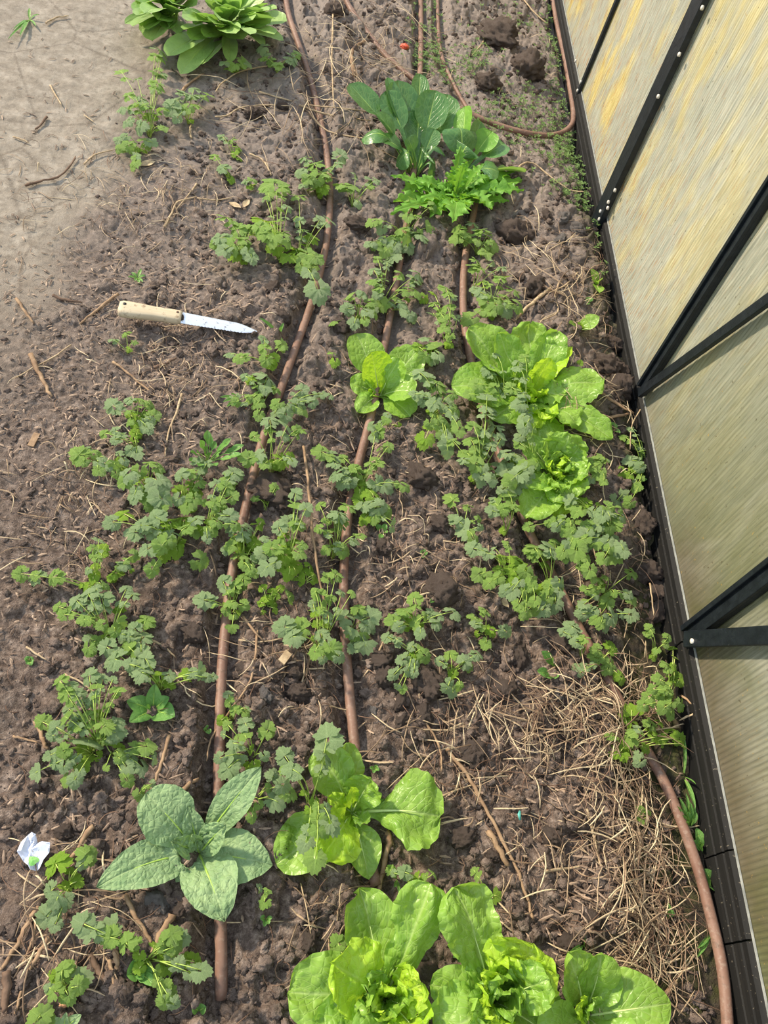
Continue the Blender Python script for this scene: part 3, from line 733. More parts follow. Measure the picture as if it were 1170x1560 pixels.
# sill with ribs and a dull sealing strip
prof = [(.940, -.12), (.914, -.12), (.914, .022), (.9165, .024), (.9165, .027), (.914, .029), (.914, .048), (.9175, .050), (.9175, .053), (.914, .055), (.914, .068), (.919, .072), (.923, ZB), (.940, ZB)]
ss = [(-1.25, 0.185), (0.1885, .33), (.333, ysb[0] - .004), (ysb[0], ysb[1] - .004), (ysb[1], ysb[2] - .004), (ysb[2], ysb[3]), (ysb[3] + .004, ysb[3] + 2.6)]
sl = ['black weathered sill board at the very near end', 'short black sill piece between two joints near the ditch', 'black sill board along the mossy ditch', 'black sill board along the dense coriander', 'black ribbed sill board beside the large clods', 'grey-black sill board inside the hose loop', 'grey weathered sill board at the far end']
for i, (a, b) in enumerate(ss):
    V = []; Fc = []; L = len(prof); nn = 24
    for k in range(nn + 1):
        y = a + (b - a) * k / nn
        for (x, z) in prof: V.append((x + .001 * mnoise.noise(Vector((x * 9, y * 7, z * 9))), y, z))
    for k in range(nn):
        for j in range(L):
            j2 = (j + 1) % L; Fc.append((k * L + j, k * L + j2, (k + 1) * L + j2, (k + 1) * L + j))
    Fc += [tuple(range(L))[::-1], tuple(nn * L + j for j in range(L))]
    setp(obj('baseboard_right', mesh('baseboard_right', V, Fc, M['sill'], False)), sl[i], 'sill', kind='structure')
mb = MB(); mb.box((XW - .003, 2, ZB + .002), Vector((.0012, 0, 0)), Vector((0, 3.3, 0)), Vector((0, 0, .002)))
setp(obj('trim_1', mb.me('trim_1', M['alu'], False)), 'thin dull metal edge where the panels meet the sill', 'edge strip', kind='structure')
ex = Vector((1, 0, 0))
def bar(name, A, B, w, th, x0, mat, lab, ribs=0, bolts=(), cat='post', zt=ZT, low=0.0):
    A = A.copy(); B = B.copy(); d = (B - A); d.x = 0; d.normalize(); sd = Vector((0, -d.z, d.y))
    L = (zt - A.z) / d.z if d.z > .3 else 1.6
    A = A - d * low; L += low
    A.x = B.x = x0
    mb = MB()
    mb.box(A + d * L / 2, ex * th / 2, sd * w / 2, d * L / 2)
    for s in ((-1, 1) if ribs else ()):
        mb.box(A + d * L / 2 + sd * s * w * .36 - ex * (th / 2 + .003), ex * .0045, sd * w * .13, d * L / 2)
    o = setp(obj(name, mb.me(name, mat, False)), lab, cat, kind='structure')
    mod = o.modifiers.new('bevel', 'BEVEL'); mod.width = .0015; mod.segments = 2
    for (bx, by) in bolts:
        q = W(bx, by, x0 - th / 2)
        b = MB(); b.tube([q + ex * .002, q - ex * .003, q - ex * .0042], [.0058, .0058, .003], 10)
        setp(obj('bolt', b.me('bolt', M['bolt']), o), 'pale bolt head')
    return o
bar('trim_2', *P0['p1'], .021, .012, XW - .008, M['bar'], 'narrow dark glazing bar near the top of the wall', low=.05, bolts=[(885,125),(880,138),(877,93)])
bar('trim_3', *P0['p2'], .072, .018, XW - .016, M['bar'], 'wide dark post with pale bolts', low=.12, bolts=[(1070,12),(1035,83),(1003,147),(937,290),(927,308),(926,317),(915,322),(913,334)])
bar('trim_4', *P0['p3'], .042, .012, XW - .008, M['bar'], 'double-ribbed dark post above the first brace', 1, low=.03)
bar('trim_5', *P0['p4'], .046, .012, XW - .008, M['bar'], 'double-ribbed dark post above the second brace', 1, low=.03)
bar('trim_6', W(978,597,XW - .022), W(1170,457,XW - .022), .024, .012, XW - .022, M['bar'], 'flat brace slanting up from the first post foot', cat='brace', low=.01)
bar('trim_7', W(1045,974,XW - .022), W(1170,968,XW - .022), .034, .012, XW - .022, M['bar'], 'flat brace starting at the second post foot with one bolt', bolts=[(1055,977)], cat='brace')
P0y = ysb[0] - .86
bar('trim_8', Vector((XW, P0y, ZB)), Vector((XW, P0y, 1)), .046, .012, XW - .008, M['bar'], 'dark post at the near end beyond the frame', 1)
for i, (a, b) in enumerate([(888,93),(896,180),(916,290),(934,400),(962,520),(968,480)][:5]):
    pass
# grass strip outside, below the panels
mb = MB(); mb.box((3.93, 2, -.06), Vector((3.0, 0, 0)), Vector((0, 5, 0)), Vector((0, 0, .05)))
setp(obj('terrain_outside', mb.me('terrain_outside', mat_simple('outside_turf', lin(90,110,60), lin(130,140,90), .9, 8), False)), 'turf strip on the other side of the translucent wall', 'ground', kind='structure')

# ================================================================ garden knife
def knife():
    A = ground(183, 489, .0); T = ground(391, 507, .0)
    ax = (T - A); L = ax.length; ax.z = 0; ax.normalize(); sd = Vector((-ax.y, ax.x, 0)); z0 = max(Hs(A.x + ax.x * t * L, A.y + ax.y * t * L) for t in (.05, .3, .5, .7, .95)) + .014
    e = empty('garden_knife', (A.x, A.y, z0), label='soil-flecked digging knife with pale wooden handle lying left of the hose', cat='knife')
    def P(s, w, z): return ax * s + sd * w + Vector((0, 0, z))
    hl = L * .445
    # handle: rounded rectangular bar, wider butt
    V = []; Fc = []; n = 14; st = 22
    for i in range(st + 1):
        t = i / st; w = .0225 - .0045 * sst(.1, .7, np.array(t)) + .0005 * math.sin(t * 9); w = float(w); h = .0115
        if i == 0: w *= .86; h *= .8
        if i == st: w *= .92; h *= .9
        for k in range(n):
            a = 2 * PI * k / n; ca, sa = math.cos(a), math.sin(a)
            V.append(P(t * hl, w * abs(ca) ** .55 * (1 if ca > 0 else -1), .004 + h * abs(sa) ** .6 * (1 if sa > 0 else -1)))
    for i in range(st):
        for k in range(n): Fc.append((i * n + k, i * n + (k + 1) % n, (i + 1) * n + (k + 1) % n, (i + 1) * n + k))
    Fc += [tuple(range(n))[::-1], tuple(st * n + k for k in range(n))]
    t = NT('knife_wood'); co = t.n('ShaderNodeTexCoord').outputs['Object']
    mp = t.n('ShaderNodeMapping', {'Vector': co, 'Scale': (6, 60, 40)}).outputs[0]
    c = t.mix(t.noise(mp, 3, 4), lin(176,158,128), lin(206,192,166)); c = t.mix(t.mapr(t.noise(co, 60, 4, .7), .56, .68, 0, .8), c, lin(120,98,76))
    wood = t.end(t.bsdf(c, .65, None, .3))
    obj('handle', mesh('handle', V, Fc, wood), e)
    hole = MB().tube([P(.0125, .0065, .0153), P(.0125, .0065, .0163)], [.0042, .0040], 14); obj('hanging_hole', hole.me('hanging_hole', M['bar']), e)['label'] = 'dark hole'
    r = MB().tube([P(hl * .93, .005, .0145), P(hl * .93, .005, .0165)], [.0035, .003], 12); obj('rivet', r.me('rivet', M['twig_dark']), e)
    # collar of caked soil
    q = obj('caked_soil', big[2], e); q.location = P(hl + .001, -.002, .004); q.scale = (.006, .018, .012); q['label'] = 'dark soil caked at the blade root'; q.rotation_euler[2] = math.atan2(ax.y, ax.x)
    # blade: pointed, serrated lower edge, slightly dished
    bl = L - hl; V = []; Fc = []; N = 70; cols = [(1, .0), (.75, .0014), (.2, .0026), (-.45, .0022), (-.78, .0012), (-1, 0)]
    for i in range(N + 1):
        t = i / N; up = .0185 - .005 * t; lo = .0195 - .004 * t
        tip = max(0, (t - .72) / .28); up *= (1 - tip ** 1.5 * .80); lo *= (1 - tip ** 1.9); 
        if i == N: up = .0008; lo = .0008
        sh = -.004 * tip ** 1.3
        sr = .0013 * (abs((i % 3) - 1.5) - .75) if .12 < t < .85 else 0
        for c_, h in cols: V.append(P(hl + t * bl, (up * c_ if c_ > 0 else (lo + sr * (c_ < -.9)) * c_) + sh, .005 + h * (1 - t * .4) - .006 * t))
        for c_, h in cols[::-1]: V.append(P(hl + t * bl, (up * c_ if c_ > 0 else (lo + sr * (c_ < -.9)) * c_) + sh, .0042 - .006 * t))
    m_ = 12
    for i in range(N):
        for k in range(m_): Fc.append((i * m_ + k, i * m_ + (k + 1) % m_, (i + 1) * m_ + (k + 1) % m_, (i + 1) * m_ + k))
    Fc += [tuple(range(m_))[::-1], tuple(N * m_ + k for k in range(m_))]
    t = NT('knife_steel'); co = t.n('ShaderNodeTexCoord').outputs['Object']
    c = t.mix(t.mapr(t.noise(co, 90, 5, .75), .58, .66), lin(214,220,230), lin(96,82,72))
    steel = t.end(t.bsdf(c, .33, t.bump(t.noise(co, 30, 3), .2, .002), .6, Metallic=.55))
    o = obj('blade', mesh('blade', V, Fc, steel, False), e); o['label'] = 'bright steel blade with a saw-toothed lower edge and specks of soil'
knife()

# ================================================================ bits of litter
def scrap():
    g = ground(50, 1298, .012); r = random.Random(4)
    out = [(27,1298),(33,1284),(44,1274),(50,1270),(56,1273),(57,1284),(66,1284),(78,1286),(76,1300),(68,1312),(62,1325),(56,1327),(47,1326),(44,1320),(36,1312)]
    e = empty('plastic_scrap', g, label='crumpled white plastic scrap with a green blotch on the path edge', cat='scrap')
    V = [Vector((0, 0, .008))]; n = len(out)
    for ring in (.33, .66, 1):
        for i, (a, b) in enumerate(out):
            q = G(a, b, g.z) - g; q *= ring
            q.z = .006 * math.sin(i * 2.1) * ring + .008 * r.uniform(-1, 1) * ring + .006
            V.append(q)
    Fc = [(0, 1 + i, 1 + (i + 1) % n) for i in range(n)]
    for rg in range(2):
        b = 1 + rg * n
        for i in range(n): Fc.append((b + i, b + n + i, b + n + (i + 1) % n, b + (i + 1) % n))
    t = NT('white_plastic'); co = t.n('ShaderNodeTexCoord').outputs['Object']
    c = t.mix(t.mapr(t.noise(co, 130, 3, .6, 1.5), .60, .66, 0, .8), lin(206,212,228), lin(96,104,128))
    plas = t.end(t.bsdf(c, .3, t.bump(t.noise(co, 60, 2), .5, .004), .6))
    o = obj('sheet', mesh('sheet', V, Fc, plas, False), e)
    sm = o.modifiers.new('s', 'SOLIDIFY'); sm.thickness = .0006
    gb = MB(); c0 = G(52, 1313, g.z) - g
    V = [c0 + Vector((0, 0, .0135))] + [c0 + Vector((math.cos(a) * .0085 * U(.7, 1.2), math.sin(a) * .0075 * U(.7, 1.2), .012)) for a in [k * .524 for k in range(12)]]
    o = obj('green_print', mesh('green_print', V, [(0, 1 + k, 1 + (k + 1) % 12) for k in range(12)], mat_simple('green_print', lin(90,160,70), lin(140,190,110), .4, 200), False), e); o['label'] = 'bright green printed blotch'
scrap()
def pebble(px, py, w, name, mat, lab, cat, sh=(1, .7, .6), rot=0):
    g = ground(px, py); r = S(px, py, w) / 2; o = obj(name, None if False else big[4].copy()); o.data.materials.clear(); o.data.materials.append(mat)
    o.location = g + Vector((0, 0, r * .4)); o.scale = (r * sh[0], r * sh[1], r * sh[2]); o.rotation_euler = (0, 0, rot); setp(o, lab, cat)
pebble(102, 1529, 20, 'pebble', mat_simple('orange_stone', lin(196,140,104), lin(214,166,132), .7), 'small orange-pink stone chip near the bottom left corner', 'stone', rot=.3)
pebble(616, 76, 14, 'fallen_fruit', mat_simple('red_skin', lin(196,62,40), lin(214,96,60), .35, 60, .5), 'tiny round red fruit beside the upright hose near the top', 'fruit', (1, .9, .8))
pebble(372, 625, 9, 'pebble', mat_simple('terracotta_bit', lin(176,110,84), lin(190,130,104), .7), 'tiny terracotta-coloured pebble left of the left hose', 'stone')
o = obj('plastic_chip', MB().tube([ground(790, 1237, .008), ground(788, 1243, .011), ground(790, 1251, .008)], [.002, .0035, .002], 6, .4).me('plastic_chip', mat_simple('teal_plastic', lin(60,150,140), lin(100,180,170), .4))); setp(o, 'tiny teal plastic chip on bare soil above the lower straw', 'scrap')
g = ground(433, 1006); mb = MB().box(g + Vector((0, 0, .012)), Vector((.006, .010, .002)), Vector((-.006, .0045, .0)), Vector((0, 0, .0035)))
setp(obj('wood_chip', mb.me('wood_chip', M['twig_pale'], False)), 'tan block-shaped wood chip between the left and middle hoses', 'wood chip')
g = ground(52, 672); mb = MB().box(g + Vector((0, 0, .004)), Vector((.002, .018, 0)), Vector((-.0065, .001, .0)), Vector((0, 0, .002)))
setp(obj('wood_chip', mb.me('wood_chip', M['twig'], False)), 'flat brown wood chip on the path side at the far left', 'wood chip')
def dead_leaf(px, py, w, rot, lab):
    g = ground(px, py, .004); L = S(px, py, w); V = []; Fc = []; uv = []
    for i in range(9):
        t = i / 8; hw = L * .24 * math.sin(PI * min(1, t * 1.02 + .02)) ** .7
        for j in range(5):
            u = j / 2 - 1; V.append((L * (t - .5), hw * u, .25 * hw * u * u + .012 * L * math.sin(t * 9 + j) + .10 * L * t * t)); uv.append((j / 4, t))
    for i in range(8):
        for j in range(4): Fc.append((i * 5 + j, i * 5 + j + 1, i * 5 + j + 6, i * 5 + j + 5))
    o = obj('dead_leaf', mesh('dead_leaf', V, Fc, M['twig_pale'], True, uv)); o.location = g; o.rotation_euler = (0, 0, rot); setp(o, lab, 'dead leaf')
dead_leaf(225, 252, 26, .6, 'dry tan leaf on the soil below the upper-left coriander')
dead_leaf(358, 315, 22, -.5, 'curled dry leaf in the litter left of the tall coriander')
dead_leaf(375, 312, 20, 1.3, 'upright tan dry leaf fragment next to the curled dry leaf')
dead_leaf(765, 918, 26, -.9, 'narrow brown dry leaf below the dense coriander clump')
dead_leaf(970, 1233, 30, -1.0, 'curled straw-coloured leaf at the edge of the ditch')
# ================================================================ coriander
def leaflet(V, Fc, UV, ax, ang0, R, rs, drop=0.0, cx=0.0, cy=0.0, cz=0.0):
    "fan-shaped toothed leaflet with three lobes, its foot at (cx,cy)"
    nr, na = 5, 33; b = len(V); ca, sa = math.cos(ang0), math.sin(ang0)
    fold = rs.uniform(.05, .45); dome = rs.uniform(.15, .5); ph = rs.uniform(0, 6)
    V.append((cx, cy, cz)); UV.append((.5, 0))
    for r in range(1, nr + 1):
        q = r / nr
        for k in range(na):
            th = (k / (na - 1) * 2 - 1) * 1.95
            lobe = .70 + .30 * abs(math.cos(1.62 * th)) ** .55
            e = max(0, (abs(th) - 1.45) / .5); lobe *= 1 - .45 * e
            tooth = 1 + (.075 * math.sin(th * 13.5 + ph) + .03 * math.sin(th * 22)) * q ** 4
            rad = R * q * lobe * tooth
            x = rad * math.cos(th * .86) + R * .02; y = rad * math.sin(th * .86)
            z = -dome * (rad * rad) / R * (1 if x > 0 else .5) + fold * abs(y) * .6 + .035 * R * math.sin(th * 5 + ph) * q * q + drop * x
            V.append((cx + x * ca - y * sa, cy + x * sa + y * ca, cz + z + .02 * R * math.sin(x / R * 17 + ph) * math.cos(y / R * 15))); UV.append((.5 + y / R * .45, min(1, .15 + max(0, x) / R * .8)))
    for k in range(na - 1): Fc.append((b, b + 1 + k, b + 2 + k))
    for r in range(nr - 1):
        for k in range(na - 1):
            a = b + 1 + r * na + k; Fc.append((a, a + na, a + na + 1, a + 1))
def leafset(kind, seed, mat):
    rs = random.Random(seed); V = []; Fc = []; UV = []
    if kind == 3:
        leaflet(V, Fc, UV, 0, rs.uniform(-.2, .2), .52, rs, -.1, .02, 0)
        for s in (-1, 1):
            leaflet(V, Fc, UV, 0, s * rs.uniform(1.25, 1.75), .46 * rs.uniform(.85, 1.05), rs, -.15, -.08, s * .07, rs.uniform(-.06, .05))
    elif kind == 2:
        for s in (-1, 1): leaflet(V, Fc, UV, 0, s * rs.uniform(.9, 1.5), .5, rs, -.1, 0, s * .05, rs.uniform(-.05, .05))
    elif kind == 1:
        leaflet(V, Fc, UV, 0, 0, .62, rs, -.15, -.25, 0)
    return mesh('coriander_leaf', V, Fc, mat, True, UV)
LS = {m_: {k: [leafset(k, 100 * k + s, M[m_]) for s in range(6 if k == 3 else 4)] for k in (1, 2, 3)} for m_ in ('cil', 'cil_b', 'cil_g')}
SUN_H = Vector((-.6, .35, 0))
def orient(o, pos, outward, scale, tilt, cross):
    "leaf blade with x axis outward, tipped by tilt (down) and cross"
    x = outward.normalized(); z = Vector((0, 0, 1)); y = z.cross(x)
    Rm = Matrix((x, y, z)).transposed()
    Rm = Rm @ Matrix.Rotation(tilt, 3, 'Y') @ Matrix.Rotation(cross, 3, 'X')
    o.matrix_basis = Matrix.Translation(pos) @ (Rm.to_4x4()) @ Matrix.Scale(scale, 4)
def frond(root, base, tip, size, m_, kind, sm, r0=.0011, arch=.5, extra=True):
    d = tip - base; hd = Vector((d.x, d.y, 0)); L = max(hd.length, .004)
    ctrl = base + hd * .35 + Vector((U(-.006, .006), U(-.006, .006), d.z * U(1.0, 1.25)))
    n = 7; pts = [bez(Vector(base), ctrl, Vector(tip), i / (n - 1)) - root.location for i in range(n)]
    mb = MB().tube(pts, [r0 * (1 - .45 * i / n) for i in range(n)], 5)
    st = obj('leaf_stalk', mb.me('leaf_stalk', sm), root)
    out = (pts[-1] - pts[-2]); out.z = 0
    if out.length < 1e-4: out = Vector((U(-1, 1), U(-1, 1), 0))
    a = U(-.5, .5); out = Vector((out.x * math.cos(a) - out.y * math.sin(a), out.x * math.sin(a) + out.y * math.cos(a), 0))
    o = obj('leaf_blade', random.choice(LS[m_][kind]), st)
    orient(o, pts[-1], out, size * 1.22, U(-.15, .55), U(-.5, .5))
    if extra and L > .026 and size > .016:      # lower pair of leaflets further down the stalk
        i = random.choice((4, 5)); o2 = obj('leaf_blade', random.choice(LS[m_][2]), st)
        orient(o2, pts[i], out, size * .82, U(-.1, .4), U(-.3, .3))
def coriander(label, bx, by, tips, h=.055, young=3):
    b = ground(bx, by); root = empty('coriander_plant', (b.x, b.y, b.z - .004), label=label, cat='coriander', group='young coriander plants in the bed')
    base0 = b + Vector((0, 0, -.003))
    for tok in tips.split():
        c = 'cil'
        if tok[-1] in 'bg': c = {'b': 'cil_b', 'g': 'cil_g'}[tok[-1]]; tok = tok[:-1]
        elif rnd() < .35: c = 'cil_g'
        x, y, s = [float(q) for q in tok.split(',')]
        z = b.z + h * U(.75, 1.25) * (.6 if c == 'cil_b' else 1)
        tip = G(x, y, z); tip.x = min(tip.x, .905)
        size = S(x, y, s) * (HC - z) / HC
        bb = base0 + Vector((U(-.004, .004), U(-.004, .004), 0))
        gz = float(H(tip.x, min(tip.y, 6))[0]); tip.z = max(tip.z, gz + .012)
        k = 3 if size > .017 else random.choice((1, 2, 3))
        if rnd() < .12: k = 1
        frond(root, bb, tip, size, c, k, M['stalk'] if c != 'cil_b' else M['stalk_b'])
    for _ in range(young):
        a = U(0, 6.28); r = U(.008, .024)
        tip = base0 + Vector((r * math.cos(a), r * math.sin(a), h * U(.25, .6)))
        frond(root, base0, tip, U(.012, .019), 'cil_b', random.choice((1, 2, 3)), M['stalk_b'], .0012, extra=False)
CI = [
 ('tall sparse coriander at the path edge below the top-left greens', 228, 209, '243,77,24 236,86,20 246,88,16 184,108,20 209,120,14 240,110,22 248,114,14 240,128,24g 196,146,16 200,160,22 186,165,16 193,186,15 214,193,19 222,160,22g 215,150,20 230,175,20b 248,165,16 250,195,12',.07,3),
 ('low coriander at the path edge, lowest of the upper-left clump', 212,232,'182,212,16 183,226,13 205,248,18 222,216,20g 233,217,16 195,222,18g 207,238,14 190,208,14',.04,3),
 ('coriander on the bed side of the upper-left clump', 287,190,'280,142,20 292,146,26 318,143,18 296,136,16 262,163,24 270,152,18 258,170,14 285,165,18g 298,160,16g 270,180,14',.06,2),
 ('small coriander just below the top-left greens', 358,110,'342,95,14 368,90,14 378,97,12 355,100,16g 330,140,0 350,105,14b 371,100,12g',.04,2),
 ('small coriander left of the hose near the top with yellow stem', 422,113,'400,72,19 400,88,14g 412,92,14g 447,88,20 452,82,14 424,98,16g',.04,2),
 ('tiny coriander seedling above the bare upper soil', 355,240,'339,208,14 353,213,14 362,225,14b 357,232,12b',.03,1),
 ('tiny coriander seedling with one round leaf and a yellow foot', 350,279,'327,238,14g 341,255,20 352,272,14b 346,262,12b',.03,1),
 ('tiny coriander seedling left of the round-topped tall one', 383,290,'374,275,13 385,273,14g 381,284,10b',.03,1),
 ('bushy coriander at the left of the tall pair above the knife', 371,400,'346,332,28g 335,362,24 326,372,14 362,350,24g 376,350,20 386,345,16 350,375,26g 368,375,26g 384,392,18 360,388,22b 372,365,22 388,352,14b 342,380,22 378,385,18',.06,5),
 ('tall coriander with a round-leaved stem rising left of the hose', 424,398,'402,336,34b 420,280,38 406,286,20 430,286,18 405,303,13 438,316,16 428,318,14 404,355,24g 414,365,24g 430,355,22g 412,340,24b 396,345,22g 420,375,24b 435,365,22g',.08,5),
 ('wide coriander touching the hose, one leaf drooping below it', 455,405,'455,299,22 456,337,16 461,350,20 487,335,18 503,334,20 475,362,22b 449,378,34b 468,385,28g 482,392,22g 460,405,22g 484,440,36 470,372,20b 440,390,24b 476,405,20g',.06,5),
 ('upright coriander against the hose, highest of the middle left', 485,300,'464,240,18 458,262,18 479,250,26g 488,264,26g 470,272,20g 519,236,22 514,250,16 500,256,18 478,285,20b 462,281,14 492,285,18b 482,272,22g 495,272,18g',.06,5),
 ('lone coriander right of the hose in the crack-filled soil', 537,314,'520,281,24 539,284,24g 541,266,12 563,275,16 572,274,16 566,283,14 546,311,12 528,286,16',.045,1),
 ('coriander on the middle hose with a tall bare-stemmed top', 613,368,'616,316,20 633,306,24 622,330,16 635,328,14g 660,313,17 596,318,0 567,337,18 582,348,16',.08,2),
 ('bushy coriander over the middle hose at its upper end', 606,382,'565,370,18 572,378,18g 588,365,26 597,390,28 606,360,20g 625,362,28 640,360,28 655,350,28g 612,350,20g 622,375,20 585,385,18 600,375,22 630,352,20',.055,4),
 ('narrow upright coriander left of the middle hose', 580,470,'575,398,14g 570,412,18 580,425,20 568,428,16 578,438,18 590,400,14 610,417,18 637,418,24 634,428,18 630,442,28 645,457,16b 586,455,18g 576,448,16',.06,3),
 ('coriander with round leaves across the middle hose', 590,478,'576,458,18 568,470,16 598,462,14 612,463,16 622,478,20 628,485,16 605,455,14g 583,468,16g',.045,2),
 ('coriander just above the small lettuce, left of the middle hose', 545,490,'532,450,20 552,448,18 530,470,18 546,464,18 565,460,18 560,475,18 540,492,18 572,478,14 556,488,14g',.045,3),
 ('slim upright coriander in the hollow between the middle and right hoses', 680,532,'661,447,16b 680,440,24 688,452,16 662,462,16g 682,468,20g 660,477,16 680,485,20g 676,500,18g 697,481,12 685,512,14g 672,478,14g',.07,2),
 ('coriander crossing the right hose below the serrated greens', 726,388,'700,350,20g 692,362,18 706,356,18g 721,341,18 734,350,24 712,362,20 744,355,16 748,375,22 740,385,20g 753,372,14 728,366,16g',.055,2),
 ('coriander leaf pair standing on the right hose side', 720,450,'720,402,22 732,408,20 751,399,12 764,408,16 726,398,18',.06,1),
 ('bushy coriander right of the right hose above the big lettuce', 742,482,'735,430,16b 743,430,14 732,445,20 722,440,12 742,460,26 752,450,20 718,484,26 762,424,18 772,420,14 782,442,24 790,465,22 771,472,22 757,465,22g 745,475,20 765,455,20g',.055,4),
 ('coriander below the knife tip, pale curled tops', 409,562,'402,516,15 403,530,18g 430,525,20 351,539,16 365,545,18 405,548,18g 418,545,16b 412,556,14b',.05,2),
 ('leafy coriander left of the left hose, silvery round head', 400,612,'407,576,32 402,592,20 374,573,14 382,582,16b 388,590,14 420,592,18g 352,604,12 360,612,14 371,614,12 386,605,20g 392,615,16 394,632,16',.05,2),
 ('coriander with wiry stems reaching over the left hose', 427,634,'424,614,20g 426,624,16b 460,594,20 466,604,18 502,602,14 492,600,14 476,612,16 453,618,24 462,626,18g 435,632,22 418,630,12',.06,2),
 ('coriander with bright yellow-green foot right of the left hose', 413,722,'411,640,22 408,656,14 415,656,14g 387,664,14g 438,648,26 458,655,18g 452,654,14g 378,698,24 392,692,26 430,700,26b 443,696,16b 420,706,22b 404,706,18g 446,703,14',.08,4),
 ('little three-leaved coriander sprout on the long dark clod', 405,778,'420,743,16 387,758,12g 403,761,14b',.035,0),
 ('large coriander left of and under the middle hose', 548,750,'490,688,24 505,692,16 510,706,20 524,698,16 512,722,24 530,730,28 546,720,20g 540,712,18 520,735,22 555,742,18b 548,752,20b 572,656,20 584,682,20g 592,680,16g 565,708,18g 578,705,16g 574,735,22 590,742,24 605,735,16 617,741,16 570,758,22b',.06,4),
 ('silvery coriander lying against the middle hose', 562,785,'552,770,24 566,765,26 580,772,22 545,762,16b 573,780,20 590,778,20 555,790,18b 570,790,16g 600,795,12 598,805,12',.045,2),
 ('coriander seedling with upright tip below the small lettuce', 592,650,'590,632,12 575,660,20 588,640,14g 567,648,14 600,600,0 568,665,14',.04,1),
 ('yellow-centred coriander below the knife on the path side', 209,648,'172,618,24 198,608,18 213,610,16 229,616,16 234,633,20 230,640,14 197,626,14 197,643,12 224,651,18 213,632,20b 208,643,18b 220,650,14',.04,4),
 ('small yellow-green coriander under the yellow-centred one', 208,685,'160,660,15 176,657,16 175,669,16 208,660,18b 199,686,16 208,690,20 204,664,14b',.03,2),
 ('low coriander at the left path edge, darker clump', 148,710,'122,692,28g 131,685,18 126,702,18 146,692,14g 150,716,18 158,697,12 150,704,16',.035,2),
 ('flat coriander right of the darker path-edge clump', 180,712,'175,708,20g 190,702,14 182,690,12 165,712,12 178,722,14g',.03,2),
 ('broad-leaved coriander at the top left of the crowded patch', 222,745,'192,724,26 190,734,22 212,718,22g 228,706,20 240,712,22g 243,736,34 205,754,22 220,750,24 246,760,32 230,765,22 246,775,18',.06,2),
 ('coriander in the middle left crowd with yellow heart', 283,775,'276,722,22 288,720,20 306,707,26 315,706,16 303,733,20 276,748,22b 294,740,22b 295,760,22g 272,760,18 300,750,18b 285,770,22g 310,765,14',.055,3),
 ('crowded bushy coriander spreading left of the left hose', 268,835,'190,783,26b 172,795,24 206,810,28 222,799,24 238,788,26 258,795,28b 280,792,26b 285,803,22 262,812,24 225,836,26 246,832,24g 240,815,22b 214,800,20 255,825,24g 270,840,20b 296,808,22g 250,845,20b 232,868,20g 300,790,20',.06,6),
 ('coriander with silvery tips close against the left hose', 314,812,'355,720,26 348,733,24g 362,722,18 330,738,20 345,742,22g 353,756,20 326,768,20 336,778,22 350,786,22 360,800,16 322,806,20g 330,795,18 316,820,14 305,808,20b',.06,3),
 ('single round-leaved coriander sprout below the crowded patch', 296,862,'304,854,28g',.03,0),
 ('long-stemmed coriander reaching far left onto the path', 140,898,'32,874,22 57,878,24 81,879,24g 135,894,16b 128,889,14b 155,890,14 163,894,12',.035,2),
 ('coriander with a tall tip above the long left-reaching one', 147,885,'150,822,18 142,836,16 155,838,20b 148,850,14g 133,868,14 145,876,16b 142,882,14b',.05,2),
 ('short coriander right of the one with a tall tip', 172,880,'204,846,18 190,860,18 183,862,14 178,872,18b 170,878,14b 200,868,10b',.04,1),
 ('dark broad coriander mid left, leaning to the path', 166,968,'90,924,18 104,930,16 98,936,18 117,915,22 135,905,24 156,912,28 147,896,14 132,920,14 135,928,22 128,944,18 138,943,16g 155,952,16g 165,960,14g',.05,1),
 ('coriander stem with paired leaves right of the dark broad one', 174,966,'192,898,18 202,906,20 185,925,16b 178,930,12b 183,950,22 175,962,16 188,972,14',.05,1),
 ('coriander with a chain of round leaves above the oval-leaved seedling', 212,985,'222,945,26 205,958,20 198,970,16 218,970,26 195,985,20 215,993,18 185,966,14',.045,1),
 ('round-leaved coriander cluster on dark soil, left', 143,995,'138,974,20 147,976,16 134,988,20 141,993,12',.035,0),
 ('coriander whose long stem reaches right to the left hose', 245,1052,'163,986,26 175,1004,34 196,985,20 213,994,26 222,1004,22 198,1012,18 216,1024,26 243,1030,18b 258,1028,20 250,1040,14b 287,1026,20b 308,1022,24 325,1030,14 315,1032,14',.06,2),
 ('large spreading coriander at the lower left, upper half', 152,1142,'92,1038,22 106,1043,20 100,1057,22 120,1058,20 136,1030,26 156,1035,16 147,1045,18 142,1060,14 137,1066,16 182,1050,16g 176,1055,16 172,1035,14 105,1080,18 100,1092,22g 118,1098,28 135,1090,20 148,1088,16b 160,1105,28g 175,1105,26 180,1115,22',.08,4),
 ('large spreading coriander at the lower left, lower half', 140,1148,'65,1100,22 86,1108,20 80,1120,18 135,1127,38 115,1100,24g 160,1122,22g 175,1122,20 97,1145,22g 112,1157,16 77,1150,20 85,1163,16 54,1177,24 97,1168,18 127,1168,18b 102,1186,20 114,1188,22 175,1130,14b 124,1140,16b',.05,5),
 ('flat dark coriander reaching right under the large lower-left one', 172,1148,'223,1136,28g 198,1152,18 192,1168,22 216,1168,24 195,1190,18 183,1155,16g 161,1168,12g 237,1160,14 234,1150,10',.035,2),
 ('faint small coriander above the hairy plant\'s top leaf', 212,1212,'213,1210,18g 222,1200,12g 232,1196,10',.02,0),
 ('coriander straddling the left hose below the crowded rows', 352,932,'340,886,22 357,893,20 370,882,20 368,890,18g 346,902,14g 311,918,26 325,922,12 371,922,16 352,918,18g 353,957,18g 360,935,12b 345,930,14g',.05,2),
